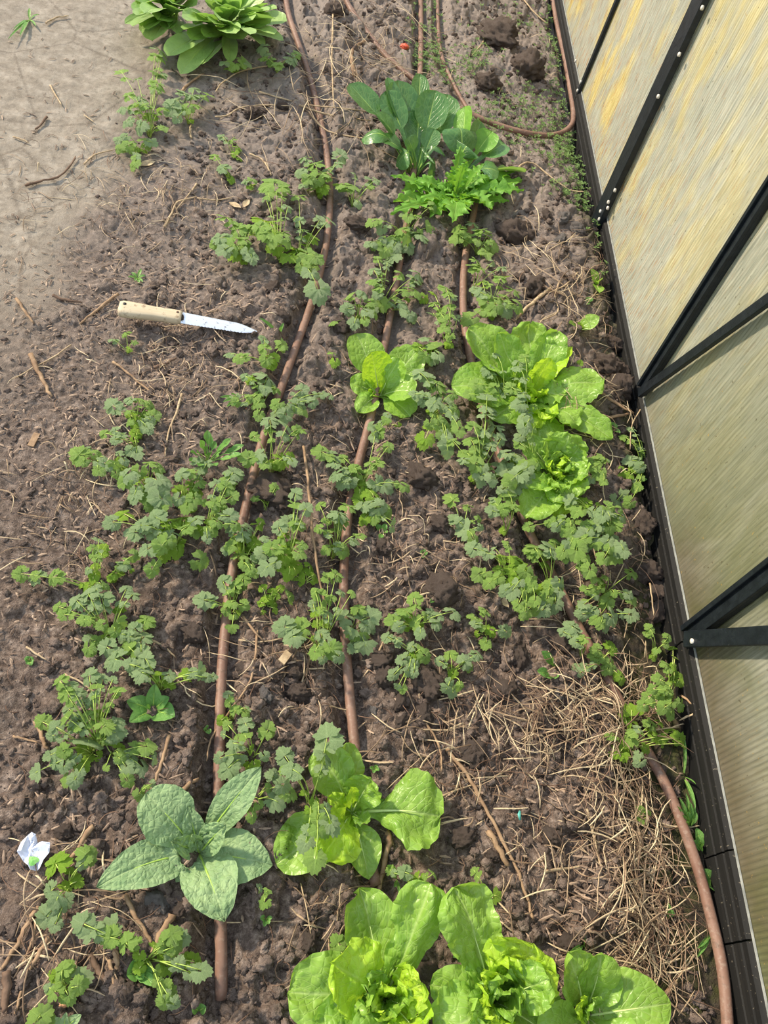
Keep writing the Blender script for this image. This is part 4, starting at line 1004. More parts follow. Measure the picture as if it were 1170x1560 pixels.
 ('thin coriander stem against the left hose by the dry cross stalks', 352,1095,'349,1058,16 349,1070,14 358,1082,16g 366,1080,12g 378,1082,12 374,1086,12g',.05,2),
 ('coriander between hose and four-leaf lettuce, on the left hose', 383,1158,'374,1102,24 373,1120,20g 408,1112,24g 362,1148,30 354,1108,0 348,1105,16 340,1118,12 335,1155,18 348,1170,30 402,1152,16 388,1165,16b 382,1142,14b 355,1132,16',.055,2),
 ('coriander with large pale toothed leaves over the four-leaf lettuce', 472,1226,'498,1125,40 494,1153,28 486,1175,18 434,1152,26 446,1172,28 434,1172,18 480,1222,16b 474,1232,16b 483,1250,24 504,1254,30 496,1268,20 466,1283,26 480,1308,32 487,1238,14b',.10,1),
 ('coriander leaning left with curled leaf beside the hairy plant', 388,1218,'417,1182,20 432,1196,24 442,1208,24 424,1222,28 384,1245,16g 395,1225,14 410,1200,12g',.05,1),
 ('dense bright-footed coriander between the left and middle hoses', 437,868,'450,752,20 447,765,14 455,770,26 466,775,20 440,795,24 455,798,22g 425,803,20 432,815,18b 444,825,18b 434,845,24b 442,855,20b 456,842,22 460,830,18g 424,830,18g 405,865,26 415,862,14 400,842,22 404,820,14 412,835,20 432,862,20b 440,875,18b 450,870,14b',.07,7),
 ('bushy coriander over the left hose, left of the dense bright one', 369,865,'367,802,26 380,805,20 392,800,18b 352,806,16 350,830,22g 372,828,28b 366,845,26g 388,828,20b 345,838,14 398,795,14b 372,860,16 382,870,14g 362,818,22b 395,848,22 388,872,14g',.06,4),
 ('spiky bright young coriander shoot on bare soil', 406,922,'400,896,12b 415,900,14b 427,896,12b 405,912,14b 398,918,12b 412,914,14b 420,908,12b',.03,6),
 ('single dark coriander leaf right of the spiky bright shoot', 440,915,'443,908,20g',.02,0),
 ('bright small coriander beside the tall dry stem', 464,890,'472,863,18b 464,872,18b 478,876,14b 460,883,14b 480,880,12b',.035,3),
 ('coriander with round leaves reaching over the middle hose', 506,850,'516,782,26 530,772,24 508,795,22 524,790,16 495,838,16 501,815,12 523,838,22 515,833,16 540,824,16 550,815,14 486,805,14 487,770,16',.07,2),
 ('tall coriander with big fan leaves left of the middle hose', 487,992,'500,880,20 512,876,22g 485,905,20g 480,900,12 520,903,14 535,905,12 483,930,22b 477,920,14 500,935,18 434,955,30 446,970,26 459,955,28g 489,965,20 497,980,22 505,990,26 517,1000,20 480,993,20g 492,1003,14 494,950,14b',.08,2),
 ('coriander with broad fan leaves on the right side of the middle hose', 535,965,'526,940,28 533,963,24 546,928,22g 562,940,32 560,953,26 547,972,28 557,985,28 540,985,20',.05,1),
 ('spreading coriander on mid soil with many fan leaves', 628,958,'631,912,22g 600,945,22g 607,955,16 615,930,20g 633,948,22g 648,938,14 658,935,18 665,950,18 690,932,26 640,965,16 622,940,14b 605,935,14',.04,2),
 ('coriander just below the spreading one, near the broad clod', 628,1002,'590,970,18 603,973,14 628,984,16 641,990,16 612,1005,16 647,1000,20 630,1013,16 632,998,14b 622,1022,14 630,1025,14 600,1028,16 613,1048,14 606,1046,12',.035,1),
 ('small coriander right of the broad clod, seedling leaves below', 684,1032,'686,997,20 669,1007,14 674,1002,12 727,996,20 708,1008,22 714,1015,16 690,1026,14b 680,1050,18 700,1048,14 690,1055,16',.04,1),
 ('star-shaped small coriander at the end of a thin stalk', 737,966,'739,930,20g 723,940,18g 724,950,14 772,962,20 740,980,18g 746,958,16b 752,966,14b 733,955,14g',.035,1),
 ('coriander seedling in the dark hollow left of the crowd', 702,812,'686,756,24g 713,768,16g 694,790,20 706,806,30 700,795,16 729,790,12g 732,803,12 722,822,16',.035,1),
 ('upright coriander beside the pale stalk foot left of the frilly lettuce', 770,815,'754,766,22g 750,778,18 775,752,22g 782,772,18g 766,775,18g 753,760,14',.06,1),
 ('fan-leaved coriander at the left tip of the dense lower clump', 768,878,'722,835,24 740,842,18 752,834,10 773,829,14g 730,875,24g 745,888,18g 758,880,20g 768,850,20b 763,868,18b',.05,2),
 ('dense coriander left of the right hose, bright centre', 792,890,'786,852,22b 780,868,20b 795,862,24b 780,900,24 783,885,20b 800,870,22g 808,890,20g 770,900,18 790,920,18g 800,932,16g 815,915,16 775,865,16b 805,905,20g 812,880,18',.06,7),
 ('bright coriander lying over the right hose', 832,900,'815,835,26 825,842,24b 838,835,28 846,828,18 808,840,20g 842,892,26 852,888,20 825,895,18b 832,912,22 845,920,24 840,908,16b 826,930,20 817,932,14 800,935,18g 852,900,18',.06,4),
 ('long-stemmed coriander reaching left over the right hose', 862,822,'858,840,20g 862,848,16g 878,838,28 868,830,20 885,855,16g 898,868,22g 860,803,14 870,812,16 887,865,16g 905,880,14',.055,2),
 ('big pale-leaved coriander right of the right hose', 915,838,'893,820,34 882,822,22 905,825,24 918,792,22 926,780,20 933,812,24 940,845,26 950,838,22 943,835,24 925,825,22 938,800,20 948,788,18g 908,800,20 895,800,18 920,850,20g',.065,4),
 ('coriander with long stems in the shaded gap above the second brace', 920,905,'963,871,20g 925,880,16g 903,880,18g 905,900,16g 893,897,16g 963,912,20g 958,905,16 925,915,22g 890,920,18 935,903,12g',.045,1),
 ('coriander in shade right of the right hose', 906,945,'890,922,20 903,930,18 887,935,18 920,948,24 932,940,26 962,936,22 915,950,16 905,945,14g 925,917,20g',.045,2),
 ('coriander on the hose above the smooth clod with tall pair', 884,1003,'871,954,22 858,962,14 890,972,18 877,978,16 882,965,12',.06,0),
 ('coriander over the right hose before it enters the straw', 912,1012,'910,990,18g 905,1000,16g 931,985,20b 935,990,16b 910,1003,18g 930,1012,22g 880,1018,16 892,1017,14 883,1025,14 946,1032,18b 925,1020,16g',.05,2),
 ('tiny wispy coriander in the ditch beside the second post foot', 992,998,'990,958,16g 1017,970,14g 1014,981,12g 1000,990,12g 985,965,12g',.05,1),
 ('bright coriander in the ditch reaching for the sill', 1012,1075,'1047,989,14b 1040,1002,12b 1015,1012,16g 1027,1023,20b 1036,1034,20b 1022,1030,16b 1006,1035,20g 1010,1050,16g 1018,1054,18g 988,1063,20g 980,1075,16g 1012,1078,20g 1037,1072,18g 1003,1060,14g 995,1050,14g 1022,1090,14g',.07,2),
 ('coriander rooted in the straw over the right hose', 950,1140,'962,1082,30b 952,1092,18b 968,1115,24 960,1128,20g 972,1110,16 992,1102,22g 1005,1100,14b 1000,1123,16b 1012,1125,14b 1025,1115,20b 1035,1125,20b 1040,1133,14b 930,1120,16g 945,1145,26b 975,1160,18 985,1140,16b',.06,2),
 ('small coriander leaf cluster below the ditch\'s upper end', 985,1245,'982,1238,20g 978,1248,14g',.02,0),
 ('coriander right of the big lettuce beside the sill', 975,720,'963,653,14 950,670,16 1005,675,18 997,688,12g 985,682,14g 960,705,22 975,712,16 945,728,18b 952,734,14b 955,755,16 960,765,18g 940,762,20 990,708,0 970,742,16',.05,2),
 ('coriander cluster under the big lettuce\'s right side', 912,725,'905,702,18g 918,696,18g 902,712,16 912,722,20g 925,700,12 920,733,14g 900,730,14',.05,1),
 ('coriander with criss-cross stems right of the frilly lettuce', 900,790,'885,760,18b 892,765,18b 878,780,20 905,778,20 918,785,20 925,772,18g 940,790,20g 950,788,16 905,800,18 895,810,18 866,760,18 862,748,22 870,770,16g 930,808,18g 945,775,14',.06,3),
 ('coriander under the lower tip of the frilly lettuce', 862,800,'842,795,18 856,793,18 848,803,14 870,802,16 885,795,14 862,812,14g 806,802,16g',.045,1),
 ('leafy coriander between the small and big lettuces', 660,635,'640,568,22 652,575,24 665,585,30 645,607,22 632,600,14 672,602,28 690,600,18 682,618,22 660,615,20 690,632,18 668,648,22g 680,655,22 648,668,26b 682,680,24 683,692,18 700,655,20 675,665,20g 655,645,16g 695,625,18g',.07,5),
 ('coriander at the upper right of the small lettuce', 655,558,'650,515,22 662,525,24 668,540,20 655,530,20b 638,528,18b 660,548,18 645,545,18',.05,1),
 ('coriander beneath the big lettuce\'s left edge', 722,735,'742,604,26 735,618,16 740,632,24 748,625,18 722,650,22g 738,655,16 745,665,26 763,668,18 733,678,16 748,680,16 712,690,22 732,690,22g 725,706,26 735,712,18 732,730,22 750,730,20 705,700,16 718,670,24g 755,650,22 690,672,20g',.07,4),
 ('silvery-topped coriander growing up through the big lettuce', 762,645,'752,566,26 742,562,18 762,570,18 750,530,24 758,542,14 720,572,22b 728,585,22g 775,540,0 790,552,18 715,600,16 740,600,18g 762,590,16',.10,2),
 ('coriander with pale heads in the middle of the big lettuce', 792,660,'790,560,20 800,545,18 787,575,18 780,590,20 797,600,18 792,615,22 805,628,16 812,620,12 797,635,16 800,650,20 792,665,16 810,665,16g 783,610,14b',.10,1),
 ('silvery coriander between the big and the frilly lettuce', 800,735,'813,648,16 805,655,14 797,662,16 792,675,18 770,690,20 785,692,18 773,715,28 790,722,28 800,732,22 778,732,22 785,745,20 765,745,16 810,690,14b 800,710,22g 818,705,18',.08,3),
 ('coriander over the left half of the frilly lettuce', 800,790,'824,722,28 835,730,16 775,752,22 812,742,20 800,755,14 830,765,26g 845,770,24 822,757,18 850,745,14 868,745,20 862,760,20 775,720,20 787,705,20b 757,705,18 770,700,18 745,710,14g',.07,3),
 ('sparse coriander sprout above the right bottom lettuce', 731,1362,'722,1326,14g 727,1335,16g 757,1365,20b 741,1362,14',.035,0),
 ('coriander sprout above the tall middle bottom leaf', 640,1345,'617,1329,20 638,1337,18b 661,1330,15 648,1334,12 593,1325,14 628,1342,12b 600,1330,10',.04,0),
 ('coriander half hidden at the left of the bottom lettuces', 520,1462,'515,1437,22g 512,1452,18g 532,1460,20 538,1467,18 520,1450,14',.03,0),
 ('coriander beside the plastic scrap with a bright divided leaf', 106,1352,'85,1316,36b 134,1302,28 128,1314,16 117,1335,14b 100,1350,18b 78,1357,24 86,1372,28 100,1372,22 72,1397,32 84,1408,20 112,1345,14b',.05,2),
 ('wide coriander with two large dark leaves near the bottom left', 208,1452,'128,1408,32 134,1420,26 165,1412,32 168,1428,30 192,1436,28g 207,1437,18g 212,1455,16b 205,1445,12b',.05,1),
 ('coriander with toothed pale leaves left of the hose end', 226,1462,'262,1424,28 275,1430,26 268,1442,24 250,1440,18g 255,1470,28b 258,1455,14 296,1465,26b 306,1478,28 290,1482,20 257,1516,30 250,1528,22 265,1530,18 235,1440,14b 270,1420,16 240,1480,16g',.055,2),
 ('coriander in the bottom left corner area above the striped seedling', 100,1508,'95,1478,24g 105,1475,18g 121,1490,30 120,1502,24 84,1510,22g 104,1516,24 95,1492,20g 75,1505,14',.04,2),
 ('cut-off coriander at the very bottom left', 66,1570,'62,1548,30g 50,1552,20g 75,1555,16g',.05,1),
 ('tiny coriander seedling right under the knife handle', 196,538,'192,507,14 172,517,14 205,521,10 196,532,10b',.03,0),
 ('tiny coriander sprout alone between hose and small lettuce', 508,554,'506,537,14 510,552,14b',.025,0),
 ('tiny coriander sprout below the crossing pale stem by the middle hose', 509,500,'509,490,18g',.02,0),
 ('coriander weakly sprouting under the hairy plant\'s right leaf', 398,1368,'407,1358,12g 403,1374,18g 396,1352,12',.02,0),
]
for lab, bx, by, tips, h, yg in CI:
    tips = ' '.join(t for t in tips.split() if float(t.rstrip('bg').split(',')[2]) > 0)
    coriander(lab, bx, by, tips, h, yg)
# ================================================================ large leaves
def prof_oval(t, p): # petiole fraction p, broad above
    if t < p: return .10 + .06 * t / max(p, .01)
    q = (t - p) / (1 - p); return max(0.02, .14 * (1 - q) ** 3 + math.sin(PI * q ** .85) ** .75 * 1.0)
def prof_obov(t, p): # spoon-shaped, widest near the tip
    if t < p: return .12
    q = (t - p) / (1 - p); s_ = min(1, q / .6); return max(.05, (.14 + .86 * s_ * s_ * (3 - 2 * s_)) * (1 - q ** 4.5) ** .5) if q < 1 else .05
def prof_lance(t, p):
    if t < p: return .1
    q = (t - p) / (1 - p); return max(.02, .1 * (1 - q) + math.sin(PI * q ** .95) ** .8)
def prof_spoon(t, p):
    if t < p: return .12 + .05 * t / p
    q = (t - p) / (1 - p); a = abs(q * 2 - 1); return max(.15 if q < .5 else .03, (1 - a ** 2.3) ** .5)
def prof_wedge(t, p):
    if t < p: return .12
    q = (t - p) / (1 - p); return max(.03, (.20 + .80 * q ** 1.1) * (1 - q ** 5) ** .5) if q < 1 else .03
PROF = {'wedge': prof_wedge, 'spoon': prof_spoon, 'oval': prof_oval, 'obov': prof_obov, 'lance': prof_lance}
def big_leaf(root, bpx, tpx, w, mat, prof='obov', pet=.05, zb=0.0, zt=.05, lift=.03, roll=0.0, cup=.25, ruf=.0, rf=5, blis=0.0, serr=0.0, ns=14, nu=15, nv=26, name='leaf', stalk=None, sr=.003, side=0.0, curl=0.0, label=None, notch=None, base=None):
    """leaf from pixel bpx at height zb to pixel tpx at height zt above the plant's foot; w: width in pixels at the tip;
    lift: how far the middle arches up; curl: the end bends down; side: sideways bow"""
    z0 = root.location.z; B = base.copy() if base is not None else G(bpx[0], bpx[1], z0 + zb); T = G(tpx[0], tpx[1], z0 + zt); T.x = min(T.x, .90)
    wm = S(tpx[0], tpx[1], w) * (HC - z0 - zt) / HC
    d = T - B; sd0 = Vector((-d.y, d.x, 0)); sd0 = sd0.normalized() if sd0.length > 1e-5 else Vector((1, 0, 0))
    C = (B + T) / 2 + Vector((0, 0, lift)) + sd0 * side
    off = Vector((U(0, 50), U(0, 50), U(0, 50))); ph = U(0, 6.28)
    V = []; uv = []; mid = []
    for j in range(nv):
        t = j / (nv - 1); p = bez(B, C, T, t); p2 = bez(B, C, T, min(1, t + .02)); p1 = bez(B, C, T, max(0, t - .02))
        Tn = (p2 - p1).normalized()
        if curl: p = p + Vector((0, 0, -curl * max(0, t - .6) ** 2 * 6))
        sv = Tn.cross(Vector((0, 0, 1)))
        if sv.length < .15: sv = (sv + sd0 * -.3)
        sv.normalize(); Nn = sv.cross(Tn).normalized()
        rr = roll; sv2 = sv * math.cos(rr) + Nn * math.sin(rr); Nn2 = Nn * math.cos(rr) - sv * math.sin(rr)
        hw = wm / 2 * PROF[prof](t, pet); mid.append(p - Nn2 * sr * .5)
        blade = min(1, max(0, (t - pet) / .1))
        for i in range(nu):
            u = i / (nu - 1) * 2 - 1; au = abs(u)
            e = 1 + (serr * (((t * ns + (.5 if u > 0 else 0)) % 1.0) - .5) * au ** 3 if serr else 0)
            if notch and (u > 0) == (notch[0] > 0) and abs(t - notch[1]) < notch[2]: e *= 1 - abs(notch[0]) * (1 - abs(t - notch[1]) / notch[2]) * au
            wob = 1 + .07 * mnoise.noise(Vector((t * 4, u * .5 + 3, 0)) + off)
            x = hw * u * e * wob
            z = cup * hw * au ** 1.7
            z += ruf * wm * au ** 2.2 * blade * (math.sin(t * 2 * PI * rf + ph + (2.1 if u > 0 else 0)) + .5 * math.sin(t * 2 * PI * rf * 2.3 + ph * 2 + u))
            if ruf > .015: z += wm * .16 * blade * mnoise.noise(Vector((t * 2.6, u * 1.3 + 9, 2)) + off)
            if blis: z += blis * blade * (mnoise.noise(Vector((t * 11, u * 5, 1)) + off) * .8 + mnoise.noise(Vector((t * 22, u * 10, 5)) + off) * .4) * (1 - au ** 6) * (0 if au < .06 else 1)
            z -= blade * (.0012 + .006 * hw * 8 * max(0, .12 - au)) * (1 if au < .12 else 0)
            q = p + sv2 * x + Nn2 * z
            if ruf: q += Tn * (ruf * wm * .6 * au ** 3 * math.cos(t * 2 * PI * rf * 1.4 + ph))
            V.append(q - root.location); uv.append((i / (nu - 1), max(0, (t - pet) / (1 - pet))))
    A = np.array([(v.x + root.location.x, v.y + root.location.y) for v in V]); gz = H(A[:, 0], np.minimum(A[:, 1], 6.5)) - root.location.z
    for q, g_ in zip(V, gz):
        q.z = g_ + .012 + .2 * (q.z - g_ - .012) if .0 < g_ + .012 - q.z < .06 and (q.x ** 2 + q.y ** 2) > .0009 else q.z
    Fc = []
    for j in range(nv - 1):
        for i in range(nu - 1): a = j * nu + i; Fc.append((a, a + 1, a + nu + 1, a + nu))
    o = obj(name, mesh(name, V, Fc, mat, True, uv), root)
    if label: o['label'] = label
    if stalk:
        k = max(3, int(nv * min(.97, max(pet * 1.0, .1) + .55)))
        pts = [mid[j] - root.location for j in range(0, k)]; rad = [sr * (1 - .85 * j / k) for j in range(k)]
        obj('leaf_stalk', MB().tube(pts, rad, 7, .7).me('leaf_stalk', stalk), o)
    return o
M['rib'] = mat_simple('pale_rib', lin(172,196,112), lin(192,212,140), .45, 60, .4, .1)
M['rib_g'] = mat_simple('green_rib', lin(140,176,72), lin(164,192,92), .45, 60, .4, .1)
def plant(name, bx, by, label, cat, dz=0.0, group=None):
    g = ground(bx, by); return empty(name, (g.x, g.y, g.z + dz), label=label, cat=cat, group=group)
LT, LB = M['lettuce'], M['lettuce_b']
def L(root, b, t, w, **k):
    k.setdefault('stalk', M['rib']); k.setdefault('sr', .0026); k.setdefault('ruf', .05); k.setdefault('blis', .0035)
    m_ = k.pop('m', LT); k.setdefault('cup', .18)
    if w > 30: w *= 1.12
    return big_leaf(root, b, t, w, m_, **k)
# --- small lettuce on the middle hose
r = plant('lettuce', 578, 606, 'small bright lettuce straddling the middle hose in mid bed', 'lettuce')
b = (578, 604)
L(r, b, (533, 585), 42, prof='obov', zt=.04, lift=.02, ruf=.02)
L(r, b, (543, 508), 58, zt=.07, lift=.02, ruf=.015, blis=.002, pet=.1)
L(r, b, (545, 628), 34, zt=.03, lift=.03, ruf=.02, pet=.1)
L(r, b, (640, 530), 52, zt=.06, lift=.02, ruf=.03, blis=.005)
L(r, b, (632, 598), 58, zt=.06, lift=.03, ruf=.015, blis=.003, pet=.1)
L(r, b, (625, 635), 54, zt=.03, lift=.03, ruf=.015, blis=.003, pet=.1)
L(r, b, (608, 545), 44, zt=.08, lift=.01, ruf=.04, m=LT)
L(r, b, (566, 536), 58, zt=.10, lift=.01, ruf=.01, blis=.003, m=LB, pet=.05)
L(r, b, (556, 580), 26, zt=.06, lift=.01, ruf=.03, m=LT)
L(r, b, (584, 588), 18, zt=.04, lift=.01, ruf=.05, m=LB)
L(r, b, (562, 600), 20, zt=.03, lift=.01, ruf=.06, m=LB)
# --- big lettuce
r = plant('lettuce', 800, 622, 'big spreading bright lettuce at the right of the bed beside the sill', 'lettuce')
b = (800, 615)
L(r, b, (715, 500), 78, zt=.09, lift=.03, ruf=.02, cup=.2, nu=19, nv=30)
L(r, b, (758, 508), 56, zt=.11, lift=.02, ruf=.03, m=LT)
L(r, b, (808, 492), 72, zt=.10, lift=.02, ruf=.05, blis=.006, nu=19, nv=30)
L(r, b, (850, 505), 52, zt=.11, lift=.02, ruf=.05, blis=.006)
L(r, b, (862, 530), 44, zt=.08, lift=.05, ruf=.05, m=LB, roll=.5)
L(r, b, (838, 545), 44, zt=.12, lift=.02, ruf=.04, m=LB, roll=-.5)
L(r, b, (920, 575), 74, zt=.10, lift=.03, ruf=.02, blis=.002, cup=-.1, serr=.12, nu=19)
L(r, b, (688, 588), 84, zt=.04, lift=.05, ruf=.015, blis=.002, nu=19)
L(r, b, (750, 640), 66, zt=.03, lift=.04, ruf=.03, blis=.002)
L(r, b, (824, 690), 80, zt=.04, lift=.05, ruf=.03, blis=.003)
L(r, b, (932, 668), 46, zt=.06, lift=.05, ruf=.05, blis=.002, roll=-.3)
L(r, b, (880, 650), 66, zt=.07, lift=.05, ruf=.05, blis=.002, roll=.3)
L(r, b, (860, 600), 50, zt=.07, lift=.03, ruf=.07, blis=.006)
L(r, b, (838, 640), 44, zt=.08, lift=.02, ruf=.10, blis=.007, m=LB)
L(r, b, (808, 570), 34, zt=.10, lift=.01, ruf=.12, blis=.007, m=LB)
L(r, b, (790, 590), 34, zt=.08, lift=.01, ruf=.14, blis=.007, m=LB)
L(r, b, (825, 595), 36, zt=.09, lift=.01, ruf=.12, blis=.007, m=LB)
L(r, b, (815, 650), 40, zt=.07, lift=.02, ruf=.12, blis=.007, m=LB)
L(r, b, (775, 560), 30, zt=.09, lift=.01, ruf=.12, blis=.007)
L(r, b, (812, 606), 20, zt=.09, lift=.0, ruf=.15, m=LB)
# --- frilly lettuce below it
r = plant('lettuce', 845, 735, 'frilly bright lettuce below the big one, half covered by coriander', 'lettuce')
b = (845, 732)
L(r, b, (862, 660), 70, zt=.09, lift=.03, ruf=.05, blis=.008, nu=19)
L(r, b, (830, 672), 50, zt=.09, lift=.02, ruf=.07, blis=.007)
L(r, b, (882, 682), 50, zt=.08, lift=.03, ruf=.05, blis=.007)
L(r, b, (895, 725), 56, zt=.07, lift=.03, ruf=.06, blis=.008)
L(r, b, (882, 755), 50, zt=.06, lift=.03, ruf=.06, blis=.007)
L(r, b, (845, 765), 60, zt=.05, lift=.03, ruf=.05, blis=.005)
L(r, b, (802, 790), 60, zt=.03, lift=.04, ruf=.04, blis=.003)
L(r, b, (848, 788), 46, zt=.02, lift=.05, ruf=.04, blis=.003, m=LB)
L(r, b, (800, 740), 56, zt=.05, lift=.03, ruf=.05, blis=.004)
L(r, b, (795, 670), 56, zt=.05, lift=.03, ruf=.03, blis=.003)
for tx, ty in ((858, 700), (845, 690), (870, 712), (852, 745), (838, 712)):
    L(r, b, (tx, ty), 34, zt=.075, lift=.01, ruf=.15, blis=.007, m=random.choice((LT, LB)))
# --- lettuce with four separate leaves
r = plant('lettuce', 536, 1240, 'loose lettuce with separate leaves beside the middle hose, lower bed', 'lettuce')
b = (536, 1238)
L(r, b, (482, 1140), 66, zt=.07, lift=.03, ruf=.03, nu=19)
L(r, b, (528, 1132), 44, zt=.06, lift=.02, ruf=.02, roll=-.4, blis=.002)
L(r, b, (565, 1185), 56, zt=.08, lift=.02, ruf=.05, blis=.007, roll=.2)
L(r, b, (676, 1242), 112, zt=.05, lift=.05, ruf=.022, blis=.004, pet=.16, cup=.05, nu=23, nv=36, serr=.05, ns=9, sr=.0035, notch=(.22, .45, .12))
L(r, b, (420, 1318), 88, zt=.03, lift=.04, ruf=.01, blis=.001, nu=19, nv=30, cup=.1, roll=-.25)
L(r, b, (490, 1308), 82, zt=.07, lift=.04, ruf=.03, blis=.006, m=LB, nu=19, nv=30, roll=.25)
L(r, b, (562, 1340), 52, zt=.015, lift=.02, ruf=.008, blis=.0005, pet=.2, prof='oval')
L(r, b, (536, 1200), 26, zt=.09, lift=.0, ruf=.06, m=LB)
L(r, b, (560, 1255), 28, zt=.05, lift=.01, ruf=.12, m=LT)
L(r, b, (500, 1215), 30, zt=.05, lift=.02, ruf=.12, m=LB)
# --- bottom lettuces
r = plant('lettuce', 588, 1525, 'large curly lettuce cut by the bottom edge, left of three', 'lettuce')
b = (586, 1522)
L(r, b, (548, 1352), 82, zt=.05, lift=.03, ruf=.02, blis=.003, nu=21, nv=34, notch=(-.75, .93, .05))
L(r, b, (655, 1346), 116, prof='wedge', zt=.10, lift=.03, ruf=.03, blis=.006, nu=23, nv=40, notch=(-.35, .5, .1))
L(r, b, (438, 1512), 112, zt=.06, lift=.05, ruf=.03, blis=.006, nu=21, nv=34)
L(r, b, (480, 1600), 100, zt=.05, lift=.05, ruf=.03, blis=.006, nu=21, nv=34)
L(r, b, (508, 1468), 108, zt=.10, lift=.03, ruf=.05, blis=.006, nu=21, nv=34, m=LB)
L(r, b, (645, 1498), 70, zt=.09, lift=.03, ruf=.08, blis=.009, nu=19, nv=30, m=LB)
L(r, b, (560, 1600), 90, zt=.08, lift=.04, ruf=.08, blis=.008, nu=19, nv=30)
L(r, b, (640, 1580), 80, zt=.08, lift=.04, ruf=.08, blis=.008, nu=19, nv=30, m=LB)
for tx, ty in ((560, 1500), (605, 1502), (580, 1548), (618, 1530), (560, 1535)):
    L(r, b, (tx, ty), 56, zt=.085, lift=.0, ruf=.15, blis=.008, m=random.choice((LT, LB)))
r = plant('lettuce', 752, 1530, 'large crinkled lettuce cut by the bottom edge, middle of three', 'lettuce')
b = (750, 1525)
L(r, b, (692, 1352), 128, prof='wedge', zt=.10, lift=.04, ruf=.03, blis=.008, nu=23, nv=40, cup=.15)
L(r, b, (815, 1440), 120, zt=.10, lift=.03, ruf=.05, blis=.010, nu=23, nv=36, m=LB)
L(r, b, (838, 1490), 76, zt=.10, lift=.03, ruf=.07, blis=.008, nu=21, nv=30)
L(r, b, (655, 1500), 64, zt=.04, lift=.05, ruf=.03, blis=.002)
L(r, b, (662, 1580), 110, zt=.07, lift=.05, ruf=.04, blis=.006, nu=21, nv=34)
L(r, b, (700, 1480), 70, zt=.03, lift=.03, ruf=.03, blis=.002)
L(r, b, (760, 1600), 100, zt=.08, lift=.04, ruf=.06, blis=.007, nu=21, nv=34)
L(r, b, (850, 1590), 110, zt=.03, lift=.05, ruf=.03, blis=.004, nu=21, nv=34)
for tx, ty in ((762, 1488), (738, 1500), (778, 1510), (725, 1540), (790, 1540), (750, 1555), (775, 1460)):
    L(r, b, (tx, ty), 62, zt=.09, lift=.0, ruf=.15, blis=.009, m=random.choice((LT, LB, LB)))
r = plant('lettuce', 893, 1552, 'smoother lettuce cut by the bottom edge, right of three', 'lettuce')
b = (890, 1548)
L(r, b, (868, 1452), 72, zt=.09, lift=.02, ruf=.03, blis=.004, nu=19, nv=30)
L(r, b, (918, 1452), 66, zt=.08, lift=.02, ruf=.02, blis=.002, nu=19, nv=30, cup=.1, m=LT)
L(r, b, (938, 1478), 44, zt=.05, lift=.02, ruf=.02, blis=.001)
L(r, b, (1022, 1528), 96, zt=.05, lift=.04, ruf=.008, blis=.0012, nu=21, nv=34, prof='oval', pet=.08, cup=.08)
L(r, b, (950, 1610), 80, zt=.05, lift=.04, ruf=.02, blis=.002)
L(r, b, (820, 1590), 80, zt=.05, lift=.04, ruf=.02, blis=.002)
L(r, b, (905, 1525), 40, zt=.07, lift=.01, ruf=.10, blis=.006)
L(r, b, (880, 1530), 36, zt=.07, lift=.01, ruf=.10, blis=.006, m=LB)
# --- lettuce seedlings by the sill
r = plant('lettuce_seedling', 906, 438, 'upper small lettuce seedling beside the sill among clods', 'lettuce')
for t, w in (((900, 410), 16), ((918, 424), 13), ((913, 446), 18), ((907, 427), 10)): L(r, (908, 434), t, w, zt=.03, lift=.008, ruf=.01, blis=.0, sr=.0012, nu=9, nv=14, prof='oval')
r = plant('lettuce_seedling', 884, 505, 'lower lettuce seedling with two broad leaves just above the big lettuce', 'lettuce')
for t, w in (((867, 492), 18), ((913, 482), 26), ((885, 492), 12), ((898, 500), 14)): L(r, (882, 503), t, w, zt=.04, lift=.008, ruf=.01, blis=.0, sr=.0014, nu=9, nv=14, prof='oval', pet=.1)
r = plant('lettuce_seedling', 880, 558, 'tiny pale seedling leaf between big lettuce and square clod', 'seedling')
L(r, (880, 560), (886, 548), 11, zt=.02, lift=.004, ruf=.01, blis=.0, sr=.001, nu=9, nv=12, prof='oval')
# --- borage
r = plant('borage', 302, 1302, 'hairy grey-green borage rosette over the left hose, lower left', 'borage')
BG = M['borage']; b = (303, 1300)
def B_(t, w, b=b, **k):
    k.setdefault('prof', 'oval'); k.setdefault('pet', .05); k.setdefault('nu', 21); k.setdefault('nv', 34); k.setdefault('cup', .12); k.setdefault('ruf', .012); k.setdefault('rf', 4); k.setdefault('blis', .0035); k.setdefault('serr', .03); k.setdefault('ns', 22)
    big_leaf(r, b, t, w, BG, stalk=M['rib_g'], sr=.0028, **k)
B_((268, 1344), 36, zt=.015, lift=.01, blis=.001)
B_((147, 1352), 70, zt=.04, lift=.045, side=-.012)
B_((222, 1208), 92, zt=.06, lift=.035, prof='obov', pet=.0)
B_((286, 1228), 34, zt=.05, lift=.02)
B_((415, 1318), 80, zt=.03, lift=.035, blis=.001)
B_((398, 1168), 50, zt=.085, lift=.04, prof='lance', b=(308, 1285))
B_((342, 1404), 86, zt=.05, lift=.045, blis=.006, pet=.0)
B_((344, 1256), 44, zt=.085, lift=.02, blis=.006)
B_((262, 1282), 34, zt=.07, lift=.01, blis=.006)
B_((292, 1272), 26, zt=.06, lift=.01, blis=.004)
B_((300, 1280), 18, zt=.05, lift=.0, blis=.004)
B_((316, 1268), 22, zt=.05, lift=.0, blis=.004)
